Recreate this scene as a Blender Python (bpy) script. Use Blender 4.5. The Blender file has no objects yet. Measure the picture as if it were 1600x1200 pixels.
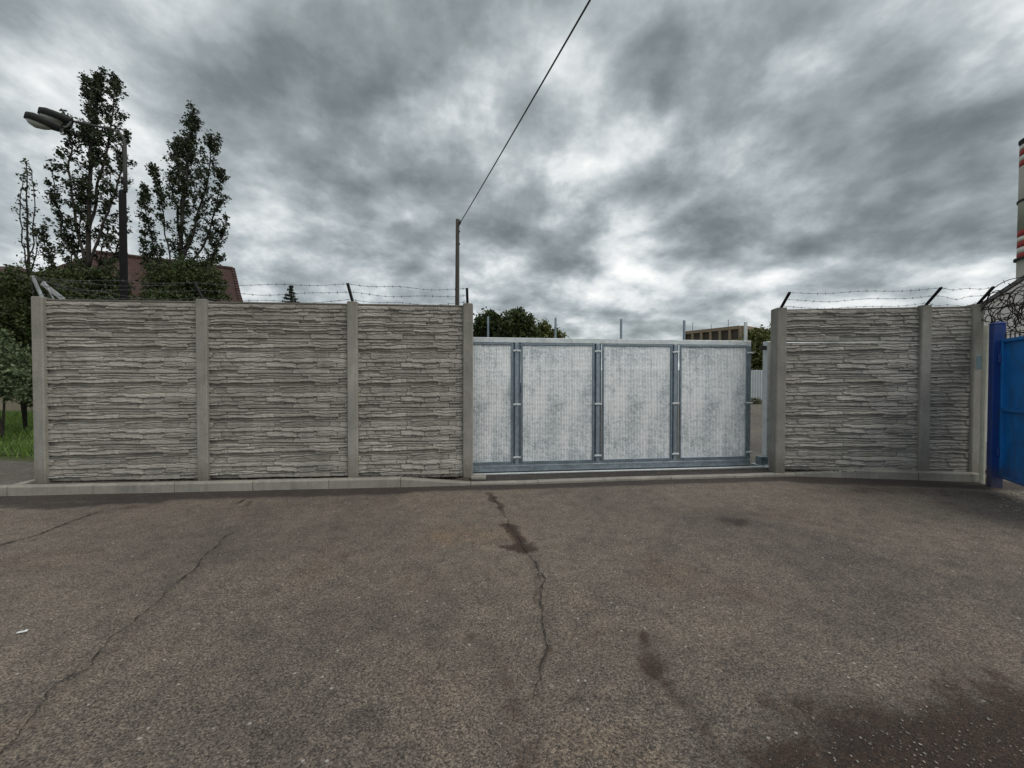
import bpy, math, random
import numpy as np
from mathutils import Vector, Matrix, noise as mnoise

random.seed(7)
rng = np.random.default_rng(11)
R = math.radians
scene = bpy.context.scene
COL = scene.collection

# ------------------------------------------------------------------ camera
HC = 1.48
F = 600.0                      # focal length in photo pixels (1600 wide)
PITCH = R(0.9)
PY0 = 606.4
cam_d = bpy.data.cameras.new('camera')
cam = bpy.data.objects.new('camera', cam_d)
COL.objects.link(cam)
cam.location = (0, 0, HC)
cam.rotation_euler = (math.pi / 2 - PITCH, 0, 0)
cam_d.sensor_width = 36
cam_d.lens = 36 * F / 1600
cam_d.shift_y = (PY0 - 600) / 1600
cam_d.clip_start = 0.05
cam_d.clip_end = 3000
scene.camera = cam
scene.view_settings.view_transform = 'Standard'
scene.view_settings.look = 'None'
scene.view_settings.exposure = 0.15
scene.view_settings.gamma = 1.0


def ray(px, py):
    xc = (px - 800) / F
    yc = (PY0 - py) / F
    y = math.cos(PITCH) + math.sin(PITCH) * yc
    z = -math.sin(PITCH) + math.cos(PITCH) * yc
    return xc, y, z


def P(px, py, Y):
    x, y, z = ray(px, py)
    k = Y / y
    return Vector((x * k, Y, HC + z * k))


def PG(px, py, z=0.0):
    x, y, zz = ray(px, py)
    k = (z - HC) / zz
    return Vector((x * k, y * k, z))


# ------------------------------------------------------------------ node helper
class NT:
    def __init__(s, tree):
        s.t = tree
        s.t.nodes.clear()

    def n(s, typ, inputs=None, **props):
        nd = s.t.nodes.new(typ)
        for k, v in props.items():
            setattr(nd, k, v)
        if inputs:
            for k, v in inputs.items():
                sock = nd.inputs[k]
                if isinstance(v, bpy.types.NodeSocket):
                    s.t.links.new(v, sock)
                else:
                    if isinstance(v, (tuple, list)) and len(v) == 3 and sock.type == 'RGBA':
                        v = (*v, 1)
                    sock.default_value = v
        return nd

    def math(s, op, a, b=0.0, c=0.0, clamp=False):
        nd = s.n('ShaderNodeMath', {0: a, 1: b, 2: c}, operation=op)
        nd.use_clamp = clamp
        return nd.outputs[0]

    def mix(s, fac, a, b, mode='MIX'):
        nd = s.t.nodes.new('ShaderNodeMix')
        nd.data_type = 'RGBA'
        nd.blend_type = mode
        for i, v in ((0, fac), (6, a), (7, b)):
            sock = nd.inputs[i]
            if isinstance(v, bpy.types.NodeSocket):
                s.t.links.new(v, sock)
            else:
                if isinstance(v, (tuple, list)) and len(v) == 3:
                    v = (*v, 1)
                sock.default_value = v
        return nd.outputs[2]

    def noise(s, vec, scale, detail=4, rough=0.55, dist=0.0, out=0):
        i = {'Scale': scale, 'Detail': detail, 'Roughness': rough, 'Distortion': dist}
        if vec is not None:
            i['Vector'] = vec
        return s.n('ShaderNodeTexNoise', i).outputs[out]

    def vor(s, vec, scale, feature='F1', out='Distance'):
        return s.n('ShaderNodeTexVoronoi', {'Vector': vec, 'Scale': scale}, feature=feature).outputs[out]

    def ramp(s, fac, stops, interp='LINEAR'):
        nd = s.n('ShaderNodeValToRGB', {0: fac})
        cr = nd.color_ramp
        cr.interpolation = interp
        while len(cr.elements) < len(stops):
            cr.elements.new(0.5)
        for e, (p, c) in zip(cr.elements, stops):
            e.position = p
            if not isinstance(c, (tuple, list)):
                c = (c, c, c)
            e.color = (*c[:3], 1)
        return nd.outputs[0]

    def mapr(s, v, a, b, c=0.0, d=1.0, smooth=False):
        nd = s.n('ShaderNodeMapRange', {0: v, 1: a, 2: b, 3: c, 4: d})
        nd.clamp = True
        if smooth:
            nd.interpolation_type = 'SMOOTHSTEP'
        return nd.outputs[0]

    def scalev(s, vec, sc):
        return s.n('ShaderNodeMapping', {'Vector': vec, 'Scale': sc}).outputs[0]


def new_mat(name):
    m = bpy.data.materials.new(name)
    m.use_nodes = True
    return m, NT(m.node_tree)


def finish(nt, base, rough=0.8, metal=0.0, bump=None, bstr=0.3, bdist=0.01, **kw):
    i = {'Base Color': base, 'Roughness': rough, 'Metallic': metal}
    i.update(kw)
    b = nt.n('ShaderNodeBsdfPrincipled', i)
    if bump is not None:
        bn = nt.n('ShaderNodeBump', {'Height': bump, 'Strength': bstr, 'Distance': bdist})
        nt.t.links.new(bn.outputs[0], b.inputs['Normal'])
    o = nt.n('ShaderNodeOutputMaterial')
    nt.t.links.new(b.outputs[0], o.inputs[0])
    return b, o


# ------------------------------------------------------------------ world : heavy overcast
world = bpy.data.worlds.new('World')
scene.world = world
world.use_nodes = True
w = NT(world.node_tree)
SUN_EL, SUN_AZ = R(50), R(124)   # azimuth measured from +Y towards +X
gen = w.n('ShaderNodeTexCoord').outputs['Generated']
warp = w.noise(gen, 4.2, 6, 0.58, out=1)
wv = w.n('ShaderNodeVectorMath', {0: warp, 1: (0.5, 0.5, 0.5)}, operation='SUBTRACT').outputs[0]
wv = w.n('ShaderNodeVectorMath', {0: wv, 'Scale': 0.24}, operation='SCALE').outputs[0]
dirw = w.n('ShaderNodeVectorMath', {0: gen, 1: wv}, operation='ADD').outputs[0]
dirn = w.n('ShaderNodeVectorMath', {0: dirw}, operation='NORMALIZE').outputs[0]
sep = w.n('ShaderNodeSeparateXYZ', {0: gen})
zz = w.math('ADD', w.math('MAXIMUM', sep.outputs[2], 0.0), 0.36)
cu = w.math('DIVIDE', sep.outputs[0], zz)
cv = w.math('DIVIDE', sep.outputs[1], zz)
cp = w.n('ShaderNodeCombineXYZ', {0: cu, 1: cv, 2: 3.7}).outputs[0]
n1 = w.noise(cp, 1.3, 8, 0.52, 0.0)
n2 = w.noise(cp, 3.6, 8, 0.54, 0.12)
n3 = w.noise(cp, 7.0, 7, 0.6, 0.0)
cpo = w.n('ShaderNodeVectorMath', {0: cp, 1: (.02, .11, .03)}, operation='ADD').outputs[0]
n2b = w.noise(cpo, 3.6, 8, 0.54, 0.12)
cpo2 = w.n('ShaderNodeVectorMath', {0: cp, 1: (.01, .045, .015)}, operation='ADD').outputs[0]
n3b = w.noise(cpo2, 7.0, 7, 0.6, 0.0)
emb = w.math('ADD', w.math('MULTIPLY', w.math('SUBTRACT', n2, n2b), 1.0), w.math('MULTIPLY', w.math('SUBTRACT', n3, n3b), 0.15))
SKY_BLOBS = [  # photo pixel, radius px, brightness offset
    (640, 50, 110, -.26), (520, 70, 90, -.20), (720, 60, 90, -.18), (618, 170, 45, -.22), (430, 150, 80, -.14), (250, 50, 90, -.10),
    (500, 285, 60, -.20), (560, 310, 60, -.22), (640, 345, 60, -.18), (700, 345, 50, -.14), (480, 380, 50, -.02),
    (800, 370, 60, -.22), (885, 375, 55, -.26), (925, 370, 30, -.16), (350, 240, 60, -.10), (790, 265, 70, -.12), (860, 190, 60, -.10),
    (1020, 100, 80, -.24), (1140, 115, 80, -.22), (950, 70, 60, -.10), (1290, 170, 60, -.16), (1400, 190, 70, -.22), (1500, 185, 60, -.16),
    (1200, 290, 60, -.16), (1090, 340, 60, -.26), (1150, 350, 50, -.20), (1010, 280, 45, -.20), (1070, 280, 45, -.14),
    (1400, 330, 70, -.26), (1500, 320, 70, -.26), (1320, 340, 50, -.18), (1590, 320, 60, -.18), (1370, 385, 50, -.14), (1230, 400, 50, -.10),
    (830, 420, 60, -.12), (650, 400, 50, -.04), (980, 490, 90, -.10), (1090, 490, 60, -.08), (380, 440, 70, -.03), (600, 455, 60, -.04), (20, 300, 60, -.06),
    (80, 70, 80, .10), (160, 200, 80, .12), (240, 230, 70, .14), (60, 220, 60, .06), (370, 290, 45, .12), (400, 350, 50, .07), (480, 340, 35, .04),
    (350, 380, 60, .08), (480, 205, 30, .14), (545, 250, 25, .08), (665, 165, 30, .16), (700, 210, 40, .20), (745, 210, 35, .22), (625, 205, 22, .16),
    (770, 130, 60, .04), (1000, 190, 24, .18), (1035, 215, 26, .20), (1080, 60, 40, .06), (1250, 230, 40, .12), (1220, 90, 35, .10), (1380, 90, 40, .06),
    (880, 290, 28, .18), (900, 310, 25, .10), (950, 345, 24, .16), (945, 400, 30, .16), (1000, 415, 45, .24), (920, 440, 40, .18), (780, 460, 60, .16),
    (900, 470, 60, .16), (1060, 440, 50, .18), (1180, 440, 55, .14), (1250, 440, 45, .14), (1330, 350, 25, .12), (1540, 450, 55, .30), (1440, 445, 60, .14),
    (1480, 60, 80, .08), (1560, 60, 80, .08), (1560, 420, 50, .12), (1180, 210, 40, .06), (60, 400, 80, .10), (20, 130, 60, .10), (1240, 320, 30, .08),
]
acc = None
for (bx, by, br, bv) in SKY_BLOBS:
    d = Vector(ray(bx, by)).normalized()
    rr = br * 1.15 / F * d.y
    k = 1.0 / max(1e-4, (1 - math.cos(rr)))
    dt = w.n('ShaderNodeVectorMath', {0: dirn, 1: tuple(d)}, operation='DOT_PRODUCT').outputs['Value']
    e = w.math('EXPONENT', w.math('MULTIPLY', w.math('SUBTRACT', dt, 1.0), k))
    acc = w.math('MULTIPLY', e, bv) if acc is None else w.math('MULTIPLY_ADD', e, bv, acc)
s1 = w.math('MULTIPLY', w.math('SUBTRACT', n1, 0.5), 0.60)
s2 = w.math('MULTIPLY', w.math('SUBTRACT', n2, 0.5), 0.80)
s3 = w.math('MULTIPLY', w.math('SUBTRACT', n3, 0.5), 0.22)
tot = w.math('ADD', w.math('ADD', s1, s2), w.math('ADD', s3, w.math('MULTIPLY', acc, 1.0)))
tot = w.math('ADD', tot, emb)
lowz = w.mapr(sep.outputs[2], 0.05, 0.32, 0.08, 0.0)
tot = w.math('ADD', tot, lowz)
tot = w.math('ADD', tot, 0.455)
fac = w.math('MULTIPLY_ADD', tot, 0.82, 0.245)
cloud = w.ramp(fac, [(0.10, (.125, .149, .155)), (0.30, (.190, .220, .228)), (.49, (.295, .334, .344)), (.65, (.44, .485, .50)),
                     (.81, (.69, .72, .73)), (1.0, (.95, .96, .94))])
sky = w.n('ShaderNodeTexSky', sky_type='NISHITA')
sky.sun_disc = False
sky.sun_elevation = SUN_EL
sky.sun_rotation = SUN_AZ
skyc = w.n('ShaderNodeVectorMath', {0: sky.outputs[0], 'Scale': 0.10}, operation='SCALE').outputs[0]
mixc = w.mix(0.94, skyc, cloud)
bg = w.n('ShaderNodeBackground', {'Color': mixc, 'Strength': 1.0})
wo = w.n('ShaderNodeOutputWorld')
world.node_tree.links.new(bg.outputs[0], wo.inputs[0])

sun_d = bpy.data.lights.new('sun', 'SUN')
sun_d.energy = 1.5
sun_d.angle = R(45)
sun_d.color = (1, .93, .84)
sun = bpy.data.objects.new('sun', sun_d)
COL.objects.link(sun)
sd = Vector((math.sin(SUN_AZ) * math.cos(SUN_EL), math.cos(SUN_AZ) * math.cos(SUN_EL), math.sin(SUN_EL)))
sun.rotation_euler = sd.to_track_quat('Z', 'Y').to_euler()
sun.location = (0, -5, 30)

# ------------------------------------------------------------------ object helpers


class MB:
    def __init__(s):
        s.v, s.f, s.m = [], [], []

    def add(s, vs, fs, mi=0):
        o = len(s.v)
        s.v.extend([tuple(v) for v in vs])
        s.f.extend([tuple(i + o for i in f) for f in fs])
        s.m.extend([mi] * len(fs))

    def box(s, c, size, M=None, bev=0.0, mi=0):
        """box centre, full size, optional 3x3 matrix; chamfered edges when bev>0"""
        c = Vector(c)
        h = [a / 2 for a in size]
        M = M or Matrix.Identity(3)
        if bev <= 0:
            vs = [c + M @ Vector((x * h[0], y * h[1], z * h[2])) for z in (-1, 1) for y in (-1, 1) for x in (-1, 1)]
            fs = [(0, 2, 3, 1), (4, 5, 7, 6), (0, 1, 5, 4), (2, 6, 7, 3), (0, 4, 6, 2), (1, 3, 7, 5)]
            s.add(vs, fs, mi)
            return
        vs, idx = [], {}
        for sx in (-1, 1):
            for sy in (-1, 1):
                for sz in (-1, 1):
                    for ax in range(3):
                        p = [sx * h[0], sy * h[1], sz * h[2]]
                        sg = (sx, sy, sz)
                        for a in range(3):
                            if a != ax:
                                p[a] -= sg[a] * bev
                        idx[(sx, sy, sz, ax)] = len(vs)
                        vs.append(c + M @ Vector(p))
        fs = []
        for ax in range(3):
            a, b = [i for i in range(3) if i != ax]
            for sg in (-1, 1):
                q = []
                for (u, v) in ((-1, -1), (1, -1), (1, 1), (-1, 1)):
                    k = [0, 0, 0]
                    k[ax] = sg
                    k[a] = u
                    k[b] = v
                    q.append(idx[(*k, ax)])
                fs.append(tuple(q))
        for ax in range(3):
            a, b = [i for i in range(3) if i != ax]
            for u in (-1, 1):
                for v in (-1, 1):
                    k0 = [0, 0, 0]
                    k1 = [0, 0, 0]
                    k0[a] = k1[a] = u
                    k0[b] = k1[b] = v
                    k0[ax] = -1
                    k1[ax] = 1
                    fs.append((idx[(*k0, a)], idx[(*k1, a)], idx[(*k1, b)], idx[(*k0, b)]))
        for sx in (-1, 1):
            for sy in (-1, 1):
                for sz in (-1, 1):
                    fs.append(tuple(idx[(sx, sy, sz, a)] for a in range(3)))
        s.add(vs, fs, mi)

    def bar(s, a, b, w_, d_, up=(0, 0, 1), bev=0.0, mi=0):
        """rectangular bar from a to b"""
        a, b = Vector(a), Vector(b)
        z = (b - a)
        L = z.length
        z.normalize()
        u = Vector(up)
        x = u.cross(z)
        if x.length < 1e-4:
            x = Vector((1, 0, 0)).cross(z)
        x.normalize()
        y = z.cross(x)
        M = Matrix((x, y, z)).transposed()
        s.box((a + b) / 2, (w_, d_, L), M, bev, mi)

    def tube(s, pts, rad, n=8, cap=True, mi=0):
        pts = [Vector(p) for p in pts]
        if not isinstance(rad, (list, tuple)):
            rad = [rad] * len(pts)
        vs, fs = [], []
        prev = None
        for i, p in enumerate(pts):
            t = (pts[min(i + 1, len(pts) - 1)] - pts[max(i - 1, 0)])
            if t.length < 1e-9:
                t = Vector((0, 0, 1))
            t.normalize()
            if prev is None:
                x = Vector((0, 1, 0)).cross(t) if abs(t.y) < .9 else Vector((1, 0, 0)).cross(t)
            else:
                x = prev - t * prev.dot(t)
            x.normalize()
            prev = x
            y = t.cross(x)
            for k in range(n):
                a = 2 * math.pi * k / n
                vs.append(p + (x * math.cos(a) + y * math.sin(a)) * rad[i])
        for i in range(len(pts) - 1):
            for k in range(n):
                k2 = (k + 1) % n
                fs.append((i * n + k, i * n + k2, (i + 1) * n + k2, (i + 1) * n + k))
        if cap and n > 2:
            fs.append(tuple(range(n))[::-1])
            fs.append(tuple((len(pts) - 1) * n + k for k in range(n)))
        s.add(vs, fs, mi)

    def lathe(s, prof, c=(0, 0, 0), n=24, mi=0, M=None):
        vs, fs = [], []
        c = Vector(c)
        M = M or Matrix.Identity(3)
        for (r, z) in prof:
            for k in range(n):
                a = 2 * math.pi * k / n
                vs.append(c + M @ Vector((r * math.cos(a), r * math.sin(a), z)))
        for i in range(len(prof) - 1):
            for k in range(n):
                k2 = (k + 1) % n
                fs.append((i * n + k, i * n + k2, (i + 1) * n + k2, (i + 1) * n + k))
        fs.append(tuple(range(n))[::-1])
        fs.append(tuple((len(prof) - 1) * n + k for k in range(n)))
        s.add(vs, fs, mi)

    def build(s, name, mats, parent=None, smooth=False):
        me = bpy.data.meshes.new(name)
        me.from_pydata(s.v, [], s.f)
        if not isinstance(mats, (list, tuple)):
            mats = [mats]
        for m in mats:
            me.materials.append(m)
        if any(s.m):
            me.polygons.foreach_set('material_index', s.m)
        if smooth:
            me.polygons.foreach_set('use_smooth', [True] * len(me.polygons))
        me.update()
        o = bpy.data.objects.new(name, me)
        COL.objects.link(o)
        o.parent = parent
        return o


def np_mesh(name, V, Fq, mats, parent=None, smooth=False):
    me = bpy.data.meshes.new(name)
    V = np.asarray(V, dtype=np.float32)
    Fq = np.asarray(Fq, dtype=np.int32)
    me.vertices.add(len(V))
    me.vertices.foreach_set('co', V.ravel())
    k = Fq.shape[1]
    me.loops.add(Fq.size)
    me.loops.foreach_set('vertex_index', Fq.ravel())
    me.polygons.add(len(Fq))
    me.polygons.foreach_set('loop_start', np.arange(0, Fq.size, k, dtype=np.int32))
    me.polygons.foreach_set('loop_total', np.full(len(Fq), k, dtype=np.int32))
    if smooth:
        me.polygons.foreach_set('use_smooth', np.ones(len(Fq), dtype=bool))
    if not isinstance(mats, (list, tuple)):
        mats = [mats]
    for m in mats:
        me.materials.append(m)
    me.update()
    me.validate()
    o = bpy.data.objects.new(name, me)
    COL.objects.link(o)
    o.parent = parent
    return o


def tag(o, label=None, cat=None, group=None, kind=None):
    if label:
        o['label'] = label
    if cat:
        o['category'] = cat
    if group:
        o['group'] = group
    if kind:
        o['kind'] = kind
    return o


def empty(name, loc=(0, 0, 0), rz=0.0):
    o = bpy.data.objects.new(name, None)
    COL.objects.link(o)
    o.location = loc
    o.rotation_euler = (0, 0, rz)
    return o


def vnoise(x, y, seed=0):
    """smooth value noise, numpy"""
    xi = np.floor(x).astype(int)
    yi = np.floor(y).astype(int)
    xf = x - xi
    yf = y - yi
    xf = xf * xf * (3 - 2 * xf)
    yf = yf * yf * (3 - 2 * yf)

    def h(a, b):
        n = (a * 374761393 + b * 668265263 + seed * 2147483647) & 0xffffffff
        n = ((n ^ (n >> 13)) * 1274126177) & 0xffffffff
        return ((n ^ (n >> 16)) & 0xffff) / 65535.0
    a, b, c, d = h(xi, yi), h(xi + 1, yi), h(xi, yi + 1), h(xi + 1, yi + 1)
    return (a * (1 - xf) + b * xf) * (1 - yf) + (c * (1 - xf) + d * xf) * yf


def fbm(x, y, o=4, seed=0):
    v, a, t = 0, 1, 0
    for i in range(o):
        v = v + a * vnoise(x * 2 ** i, y * 2 ** i, seed + i * 17)
        t += a
        a *= .5
    return v / t


# ------------------------------------------------------------------ materials
def m_concrete(name, col, var=0.22, spot=1.0, sc=1.0, tone=False):
    m, t = new_mat(name)
    tc = t.n('ShaderNodeTexCoord').outputs['Object']
    rnd = t.n('ShaderNodeObjectInfo').outputs['Random']
    off = t.n('ShaderNodeCombineXYZ', {0: t.math('MULTIPLY', rnd, 37.0), 1: 0.0, 2: t.math('MULTIPLY', rnd, 11.0)}).outputs[0]
    vec = t.n('ShaderNodeVectorMath', {0: tc, 1: off}, operation='ADD').outputs[0]
    big = t.noise(vec, 2.2 * sc, 5, .6, .4)
    fine = t.noise(vec, 60 * sc, 4, .7)
    streak = t.noise(t.scalev(vec, (9, 9, 1.2)), 1.6, 4, .6)
    d = tuple(c * (1 - var * 1.4) for c in col)
    l = tuple(min(1, c * (1 + var)) for c in col)
    c1 = t.ramp(big, [(.25, d), (.75, l)])
    c2 = t.mix(.5, c1, t.ramp(streak, [(.3, (.62, .62, .60)), (.7, (1, 1, 1))]), 'MULTIPLY')
    c3 = t.mix(.55 * spot, c2, t.ramp(fine, [(.3, (.66, .65, .64)), (.62, (1.08, 1.08, 1.08))]), 'MULTIPLY')
    bump = t.math('ADD', t.math('MULTIPLY', fine, .6), t.noise(vec, 14 * sc, 4, .6))
    if tone:
        ta = t.n('ShaderNodeAttribute', attribute_name='tone').outputs['Fac']
        c3 = t.mix(1.0, c3, t.ramp(ta, [(0, (.84, .83, .80)), (.5, (1.0, .99, .97)), (1, (1.14, 1.13, 1.12))]), 'MULTIPLY')
    if name == 'post_concrete':
        zb = t.n('ShaderNodeSeparateXYZ', {0: tc}).outputs[2]
        mud = t.mapr(t.math('ADD', zb, t.math('MULTIPLY', t.noise(vec, 6, 5, .7), .6)), .75, .32, 0, .65)
        c3 = t.mix(mud, c3, (.13, .11, .085))
        alg = t.mapr(t.math('SUBTRACT', zb, t.math('MULTIPLY', t.noise(vec, 9, 5, .7), .9)), 1.55, 2.3, 0, .45)
        c3 = t.mix(alg, c3, (.16, .155, .125))
    hv = t.n('ShaderNodeHueSaturation', {'Value': t.mapr(rnd, 0, 1, .9, 1.08), 'Color': c3}).outputs[0]
    finish(t, hv, rough=.88, bump=bump, bstr=.45, bdist=.006)
    return m


M = {}
M['stone'] = m_concrete('relief_concrete', (.385, .37, .34), .22, 1.0, 1.0, True)
M['post'] = m_concrete('post_concrete', (.34, .328, .298), .18, 1.2)
M['kerb'] = m_concrete('kerb_concrete', (.32, .305, .27), .25, .9)
M['plaster'] = m_concrete('plaster', (.42, .42, .41), .10, .5, .4)
M['housewall'] = m_concrete('house_plaster', (.34, .30, .22), .12, .5, .3)
M['facade'] = m_concrete('facade_concrete', (.30, .235, .165), .2, .5, .1)
M['facade_dark'] = m_concrete('facade_window_band', (.09, .075, .06), .2, .5, .2)


def m_galv(name, col, metal=.75, rough=.45, mott=.25, spangle=22):
    m, t = new_mat(name)
    tc = t.n('ShaderNodeTexCoord').outputs['Object']
    a = t.noise(tc, 5, 5, .6, .5)
    b = t.vor(tc, spangle, out='Color')
    bs = t.n('ShaderNodeSeparateColor', {0: b}).outputs[0]
    v = t.math('ADD', t.math('MULTIPLY', a, .7), t.math('MULTIPLY', bs, .3))
    c = t.ramp(v, [(.25, tuple(x * (1 - mott) for x in col)), (.75, tuple(min(1, x * (1 + mott * .6)) for x in col))])
    finish(t, c, rough=t.mapr(v, .2, .8, rough - .1, rough + .12), metal=metal)
    return m


M['galv'] = m_galv('galvanised_steel', (.24, .30, .35))
M['galv_mid'] = m_galv('galvanised_steel_mid', (.31, .37, .42))
M['galv_light'] = m_galv('galvanised_steel_light', (.64, .68, .70), .45, .5, .18)
M['galv_wire'] = m_galv('wire_steel', (.13, .135, .14), .5, .6)


def m_mesh():
    """galvanised expanded metal sheet"""
    m, t = new_mat('expanded_metal')
    tc = t.n('ShaderNodeTexCoord').outputs['Object']
    sp = t.n('ShaderNodeSeparateXYZ', {0: tc})
    # staggered openings: 24 mm wide, 12 mm high
    k1, k2 = 2 * math.pi / .026, 2 * math.pi / .020
    a = t.math('SINE', t.math('ADD', t.math('MULTIPLY', sp.outputs[0], k1 * .5), t.math('MULTIPLY', sp.outputs[2], k2 * .5)))
    b = t.math('SINE', t.math('SUBTRACT', t.math('MULTIPLY', sp.outputs[0], k1 * .5), t.math('MULTIPLY', sp.outputs[2], k2 * .5)))
    g = t.math('MULTIPLY', a, b)           # +-1 lattice
    hole = t.mapr(g, .42, .60)
    big = t.noise(t.scalev(tc, (1.0, 1, .8)), 2.0, 5, .6, .6)
    patch = t.noise(tc, 16, 6, .75, .6)
    streak = t.noise(t.scalev(tc, (7, 1, .35)), 1.6, 3, .6)
    v = t.math('ADD', t.math('MULTIPLY', big, .26), t.math('ADD', t.math('ADD', t.math('MULTIPLY', patch, .28), t.math('MULTIPLY', t.noise(tc, 70, 4, .7), .32)), t.math('MULTIPLY', streak, .18)))
    c = t.ramp(v, [(.43, (.34, .38, .41)), (.50, (.66, .72, .76)), (.555, (.95, .98, 1.0))])
    lat = t.mapr(g, -.9, .5, 1.1, .76)
    c = t.n('ShaderNodeVectorMath', {0: c, 'Scale': lat}, operation='SCALE').outputs[0]
    bs, o = finish(t, c, rough=.55, metal=.25, bump=g, bstr=.5, bdist=.004)
    tr = t.n('ShaderNodeBsdfTransparent')
    mx = t.n('ShaderNodeMixShader', {0: t.math('MULTIPLY', hole, .45), 1: bs.outputs[0], 2: tr.outputs[0]})
    t.t.links.new(mx.outputs[0], o.inputs[0])
    return m


M['mesh'] = m_mesh()


def m_plain(name, col, rough=.7, metal=0.0, var=.25, sc=8, bstr=.15):
    m, t = new_mat(name)
    tc = t.n('ShaderNodeTexCoord').outputs['Object']
    a = t.noise(tc, sc, 5, .6, .3)
    c = t.ramp(a, [(.3, tuple(x * (1 - var) for x in col)), (.7, tuple(min(1, x * (1 + var)) for x in col))])
    finish(t, c, rough=rough, metal=metal, bump=a, bstr=bstr, bdist=.01)
    return m


M['dark_steel'] = m_plain('dark_steel', (.045, .045, .045), .5, .4)
M['rust'] = m_plain('rusty_wire', (.022, .014, .012), .7, .3)
M['lamp_dark'] = m_plain('lamp_pole_dark', (.006, .005, .006), .95, .0)
M['lamp_grey'] = m_plain('lamp_pole_grey', (.06, .062, .06), .7, .2)
M['lamp_shell'] = m_plain('lamp_shell', (.012, .014, .013), .7, .0)
M['lamp_glass'] = m_plain('lamp_cover_plastic', (.36, .37, .35), .25, 0, .1)
M['wood'] = m_plain('weathered_wood', (.045, .038, .03), .85, 0, .35, 20)
M['bark'] = m_plain('bark', (.035, .030, .026), .9, 0, .3, 12)
M['cream'] = m_plain('cream_paint', (.50, .50, .40), .6, 0, .12)
M['junction'] = m_plain('pale_blue_box', (.30, .42, .45), .5, 0, .1)
M['crack'] = m_plain('crack_fill', (.030, .023, .017), .8, 0, .4, 25)
M['soil'] = m_plain('dark_soil', (.055, .045, .035), .95, 0, .5, 30, .6)
M['gravel'] = m_plain('gravel_stone', (.22, .205, .18), .9, 0, .7, 9)
M['darkgravel'] = m_plain('asphalt_lump', (.085, .078, .07), .9, 0, .8, 14)
M['litter'] = m_plain('white_litter', (.72, .74, .74), .5, 0, .05)
M['chim_grey'] = m_plain('chimney_concrete', (.36, .345, .30), .9, 0, .12, .08)
M['chim_red'] = m_plain('chimney_red', (.30, .03, .03), .8, 0, .12, .1)
M['chim_white'] = m_plain('chimney_white', (.60, .58, .55), .8, 0, .08, .1)
M['roofdark'] = m_plain('dark_roof_edge', (.025, .026, .028), .7, .2)
M['white_metal'] = m_plain('white_corrugated', (.56, .60, .62), .5, .1, .07, 2)
M['window'] = m_plain('dark_window', (.03, .035, .04), .15, 0, .1)


def m_blue(name, col):
    m, t = new_mat(name)
    tc = t.n('ShaderNodeTexCoord').outputs['Object']
    a = t.noise(tc, 3.0, 6, .65, .6)
    b = t.noise(tc, 40, 3, .6)
    c = t.ramp(a, [(.3, tuple(x * .78 for x in col)), (.7, tuple(min(1, x * 1.12) for x in col))])
    dirt = t.mapr(t.noise(t.scalev(tc, (6, 6, 1)), 2.5, 5, .65), .52, .72, 0, .55)
    c = t.mix(dirt, c, (.05, .055, .06))
    zb = t.n('ShaderNodeSeparateXYZ', {0: tc}).outputs[2]
    mud = t.mapr(t.math('ADD', zb, t.math('MULTIPLY', t.noise(tc, 7, 5, .7), .5)), .62, .30, 0, .7)
    c = t.mix(mud, c, (.07, .055, .04))
    finish(t, c, rough=t.mapr(a, .3, .7, .38, .55), bump=b, bstr=.12, bdist=.003)
    return m


M['blue'] = m_blue('blue_gate_paint', (.006, .17, .52))
M['blue_deep'] = m_blue('deep_blue_post_paint', (.004, .045, .24))


def m_roof():
    m, t = new_mat('roof_tiles')
    tc = t.n('ShaderNodeTexCoord').outputs['Object']
    a = t.noise(tc, .9, 5, .6, .3)
    b = t.n('ShaderNodeTexBrick', {'Vector': tc, 'Scale': 3.0, 'Color1': (.09, .043, .034, 1), 'Color2': (.06, .030, .026, 1),
                                   'Mortar': (.02, .012, .012, 1), 'Mortar Size': .03}).outputs[0]
    c = t.mix(t.mapr(a, .55, .75, 0, .5), b, (.16, .13, .12))
    wv_ = t.n('ShaderNodeTexWave', {'Vector': tc, 'Scale': 2.2, 'Distortion': .3}, bands_direction='Z').outputs[1]
    finish(t, c, rough=.85, bump=wv_, bstr=.6, bdist=.05)
    return m


M['roof'] = m_roof()


def m_leaf(name, dark, light, trans=.25):
    m, t = new_mat(name)
    geo = t.n('ShaderNodeNewGeometry')
    tc = t.n('ShaderNodeTexCoord').outputs['Object']
    a = t.noise(tc, .9, 3, .6)
    r = geo.outputs['Random Per Island']
    v = t.math('ADD', t.math('MULTIPLY', a, .6), t.math('MULTIPLY', r, .4))
    c = t.ramp(v, [(.3, dark), (.72, light)])
    bs = t.n('ShaderNodeBsdfPrincipled', {'Base Color': c, 'Roughness': .6})
    tl = t.n('ShaderNodeBsdfTranslucent', {'Color': c})
    mx = t.n('ShaderNodeMixShader', {0: trans, 1: bs.outputs[0], 2: tl.outputs[0]})
    o = t.n('ShaderNodeOutputMaterial')
    t.t.links.new(mx.outputs[0], o.inputs[0])
    return m


M['leaf_poplar'] = m_leaf('poplar_leaves', (.014, .022, .010), (.045, .068, .024), .15)
M['leaf_dark'] = m_leaf('dark_leaves', (.020, .034, .010), (.075, .105, .026), .25)
M['leaf_olive'] = m_leaf('olive_leaves', (.055, .07, .015), (.14, .15, .035), .2)
M['leaf_pale'] = m_leaf('pale_shrub_leaves', (.05, .08, .03), (.19, .24, .13), .2)
M['leaf_spruce'] = m_leaf('spruce_needles', (.015, .03, .02), (.03, .05, .03), .1)
M['grass'] = m_leaf('grass_blades', (.06, .12, .018), (.17, .27, .05), .3)


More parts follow.
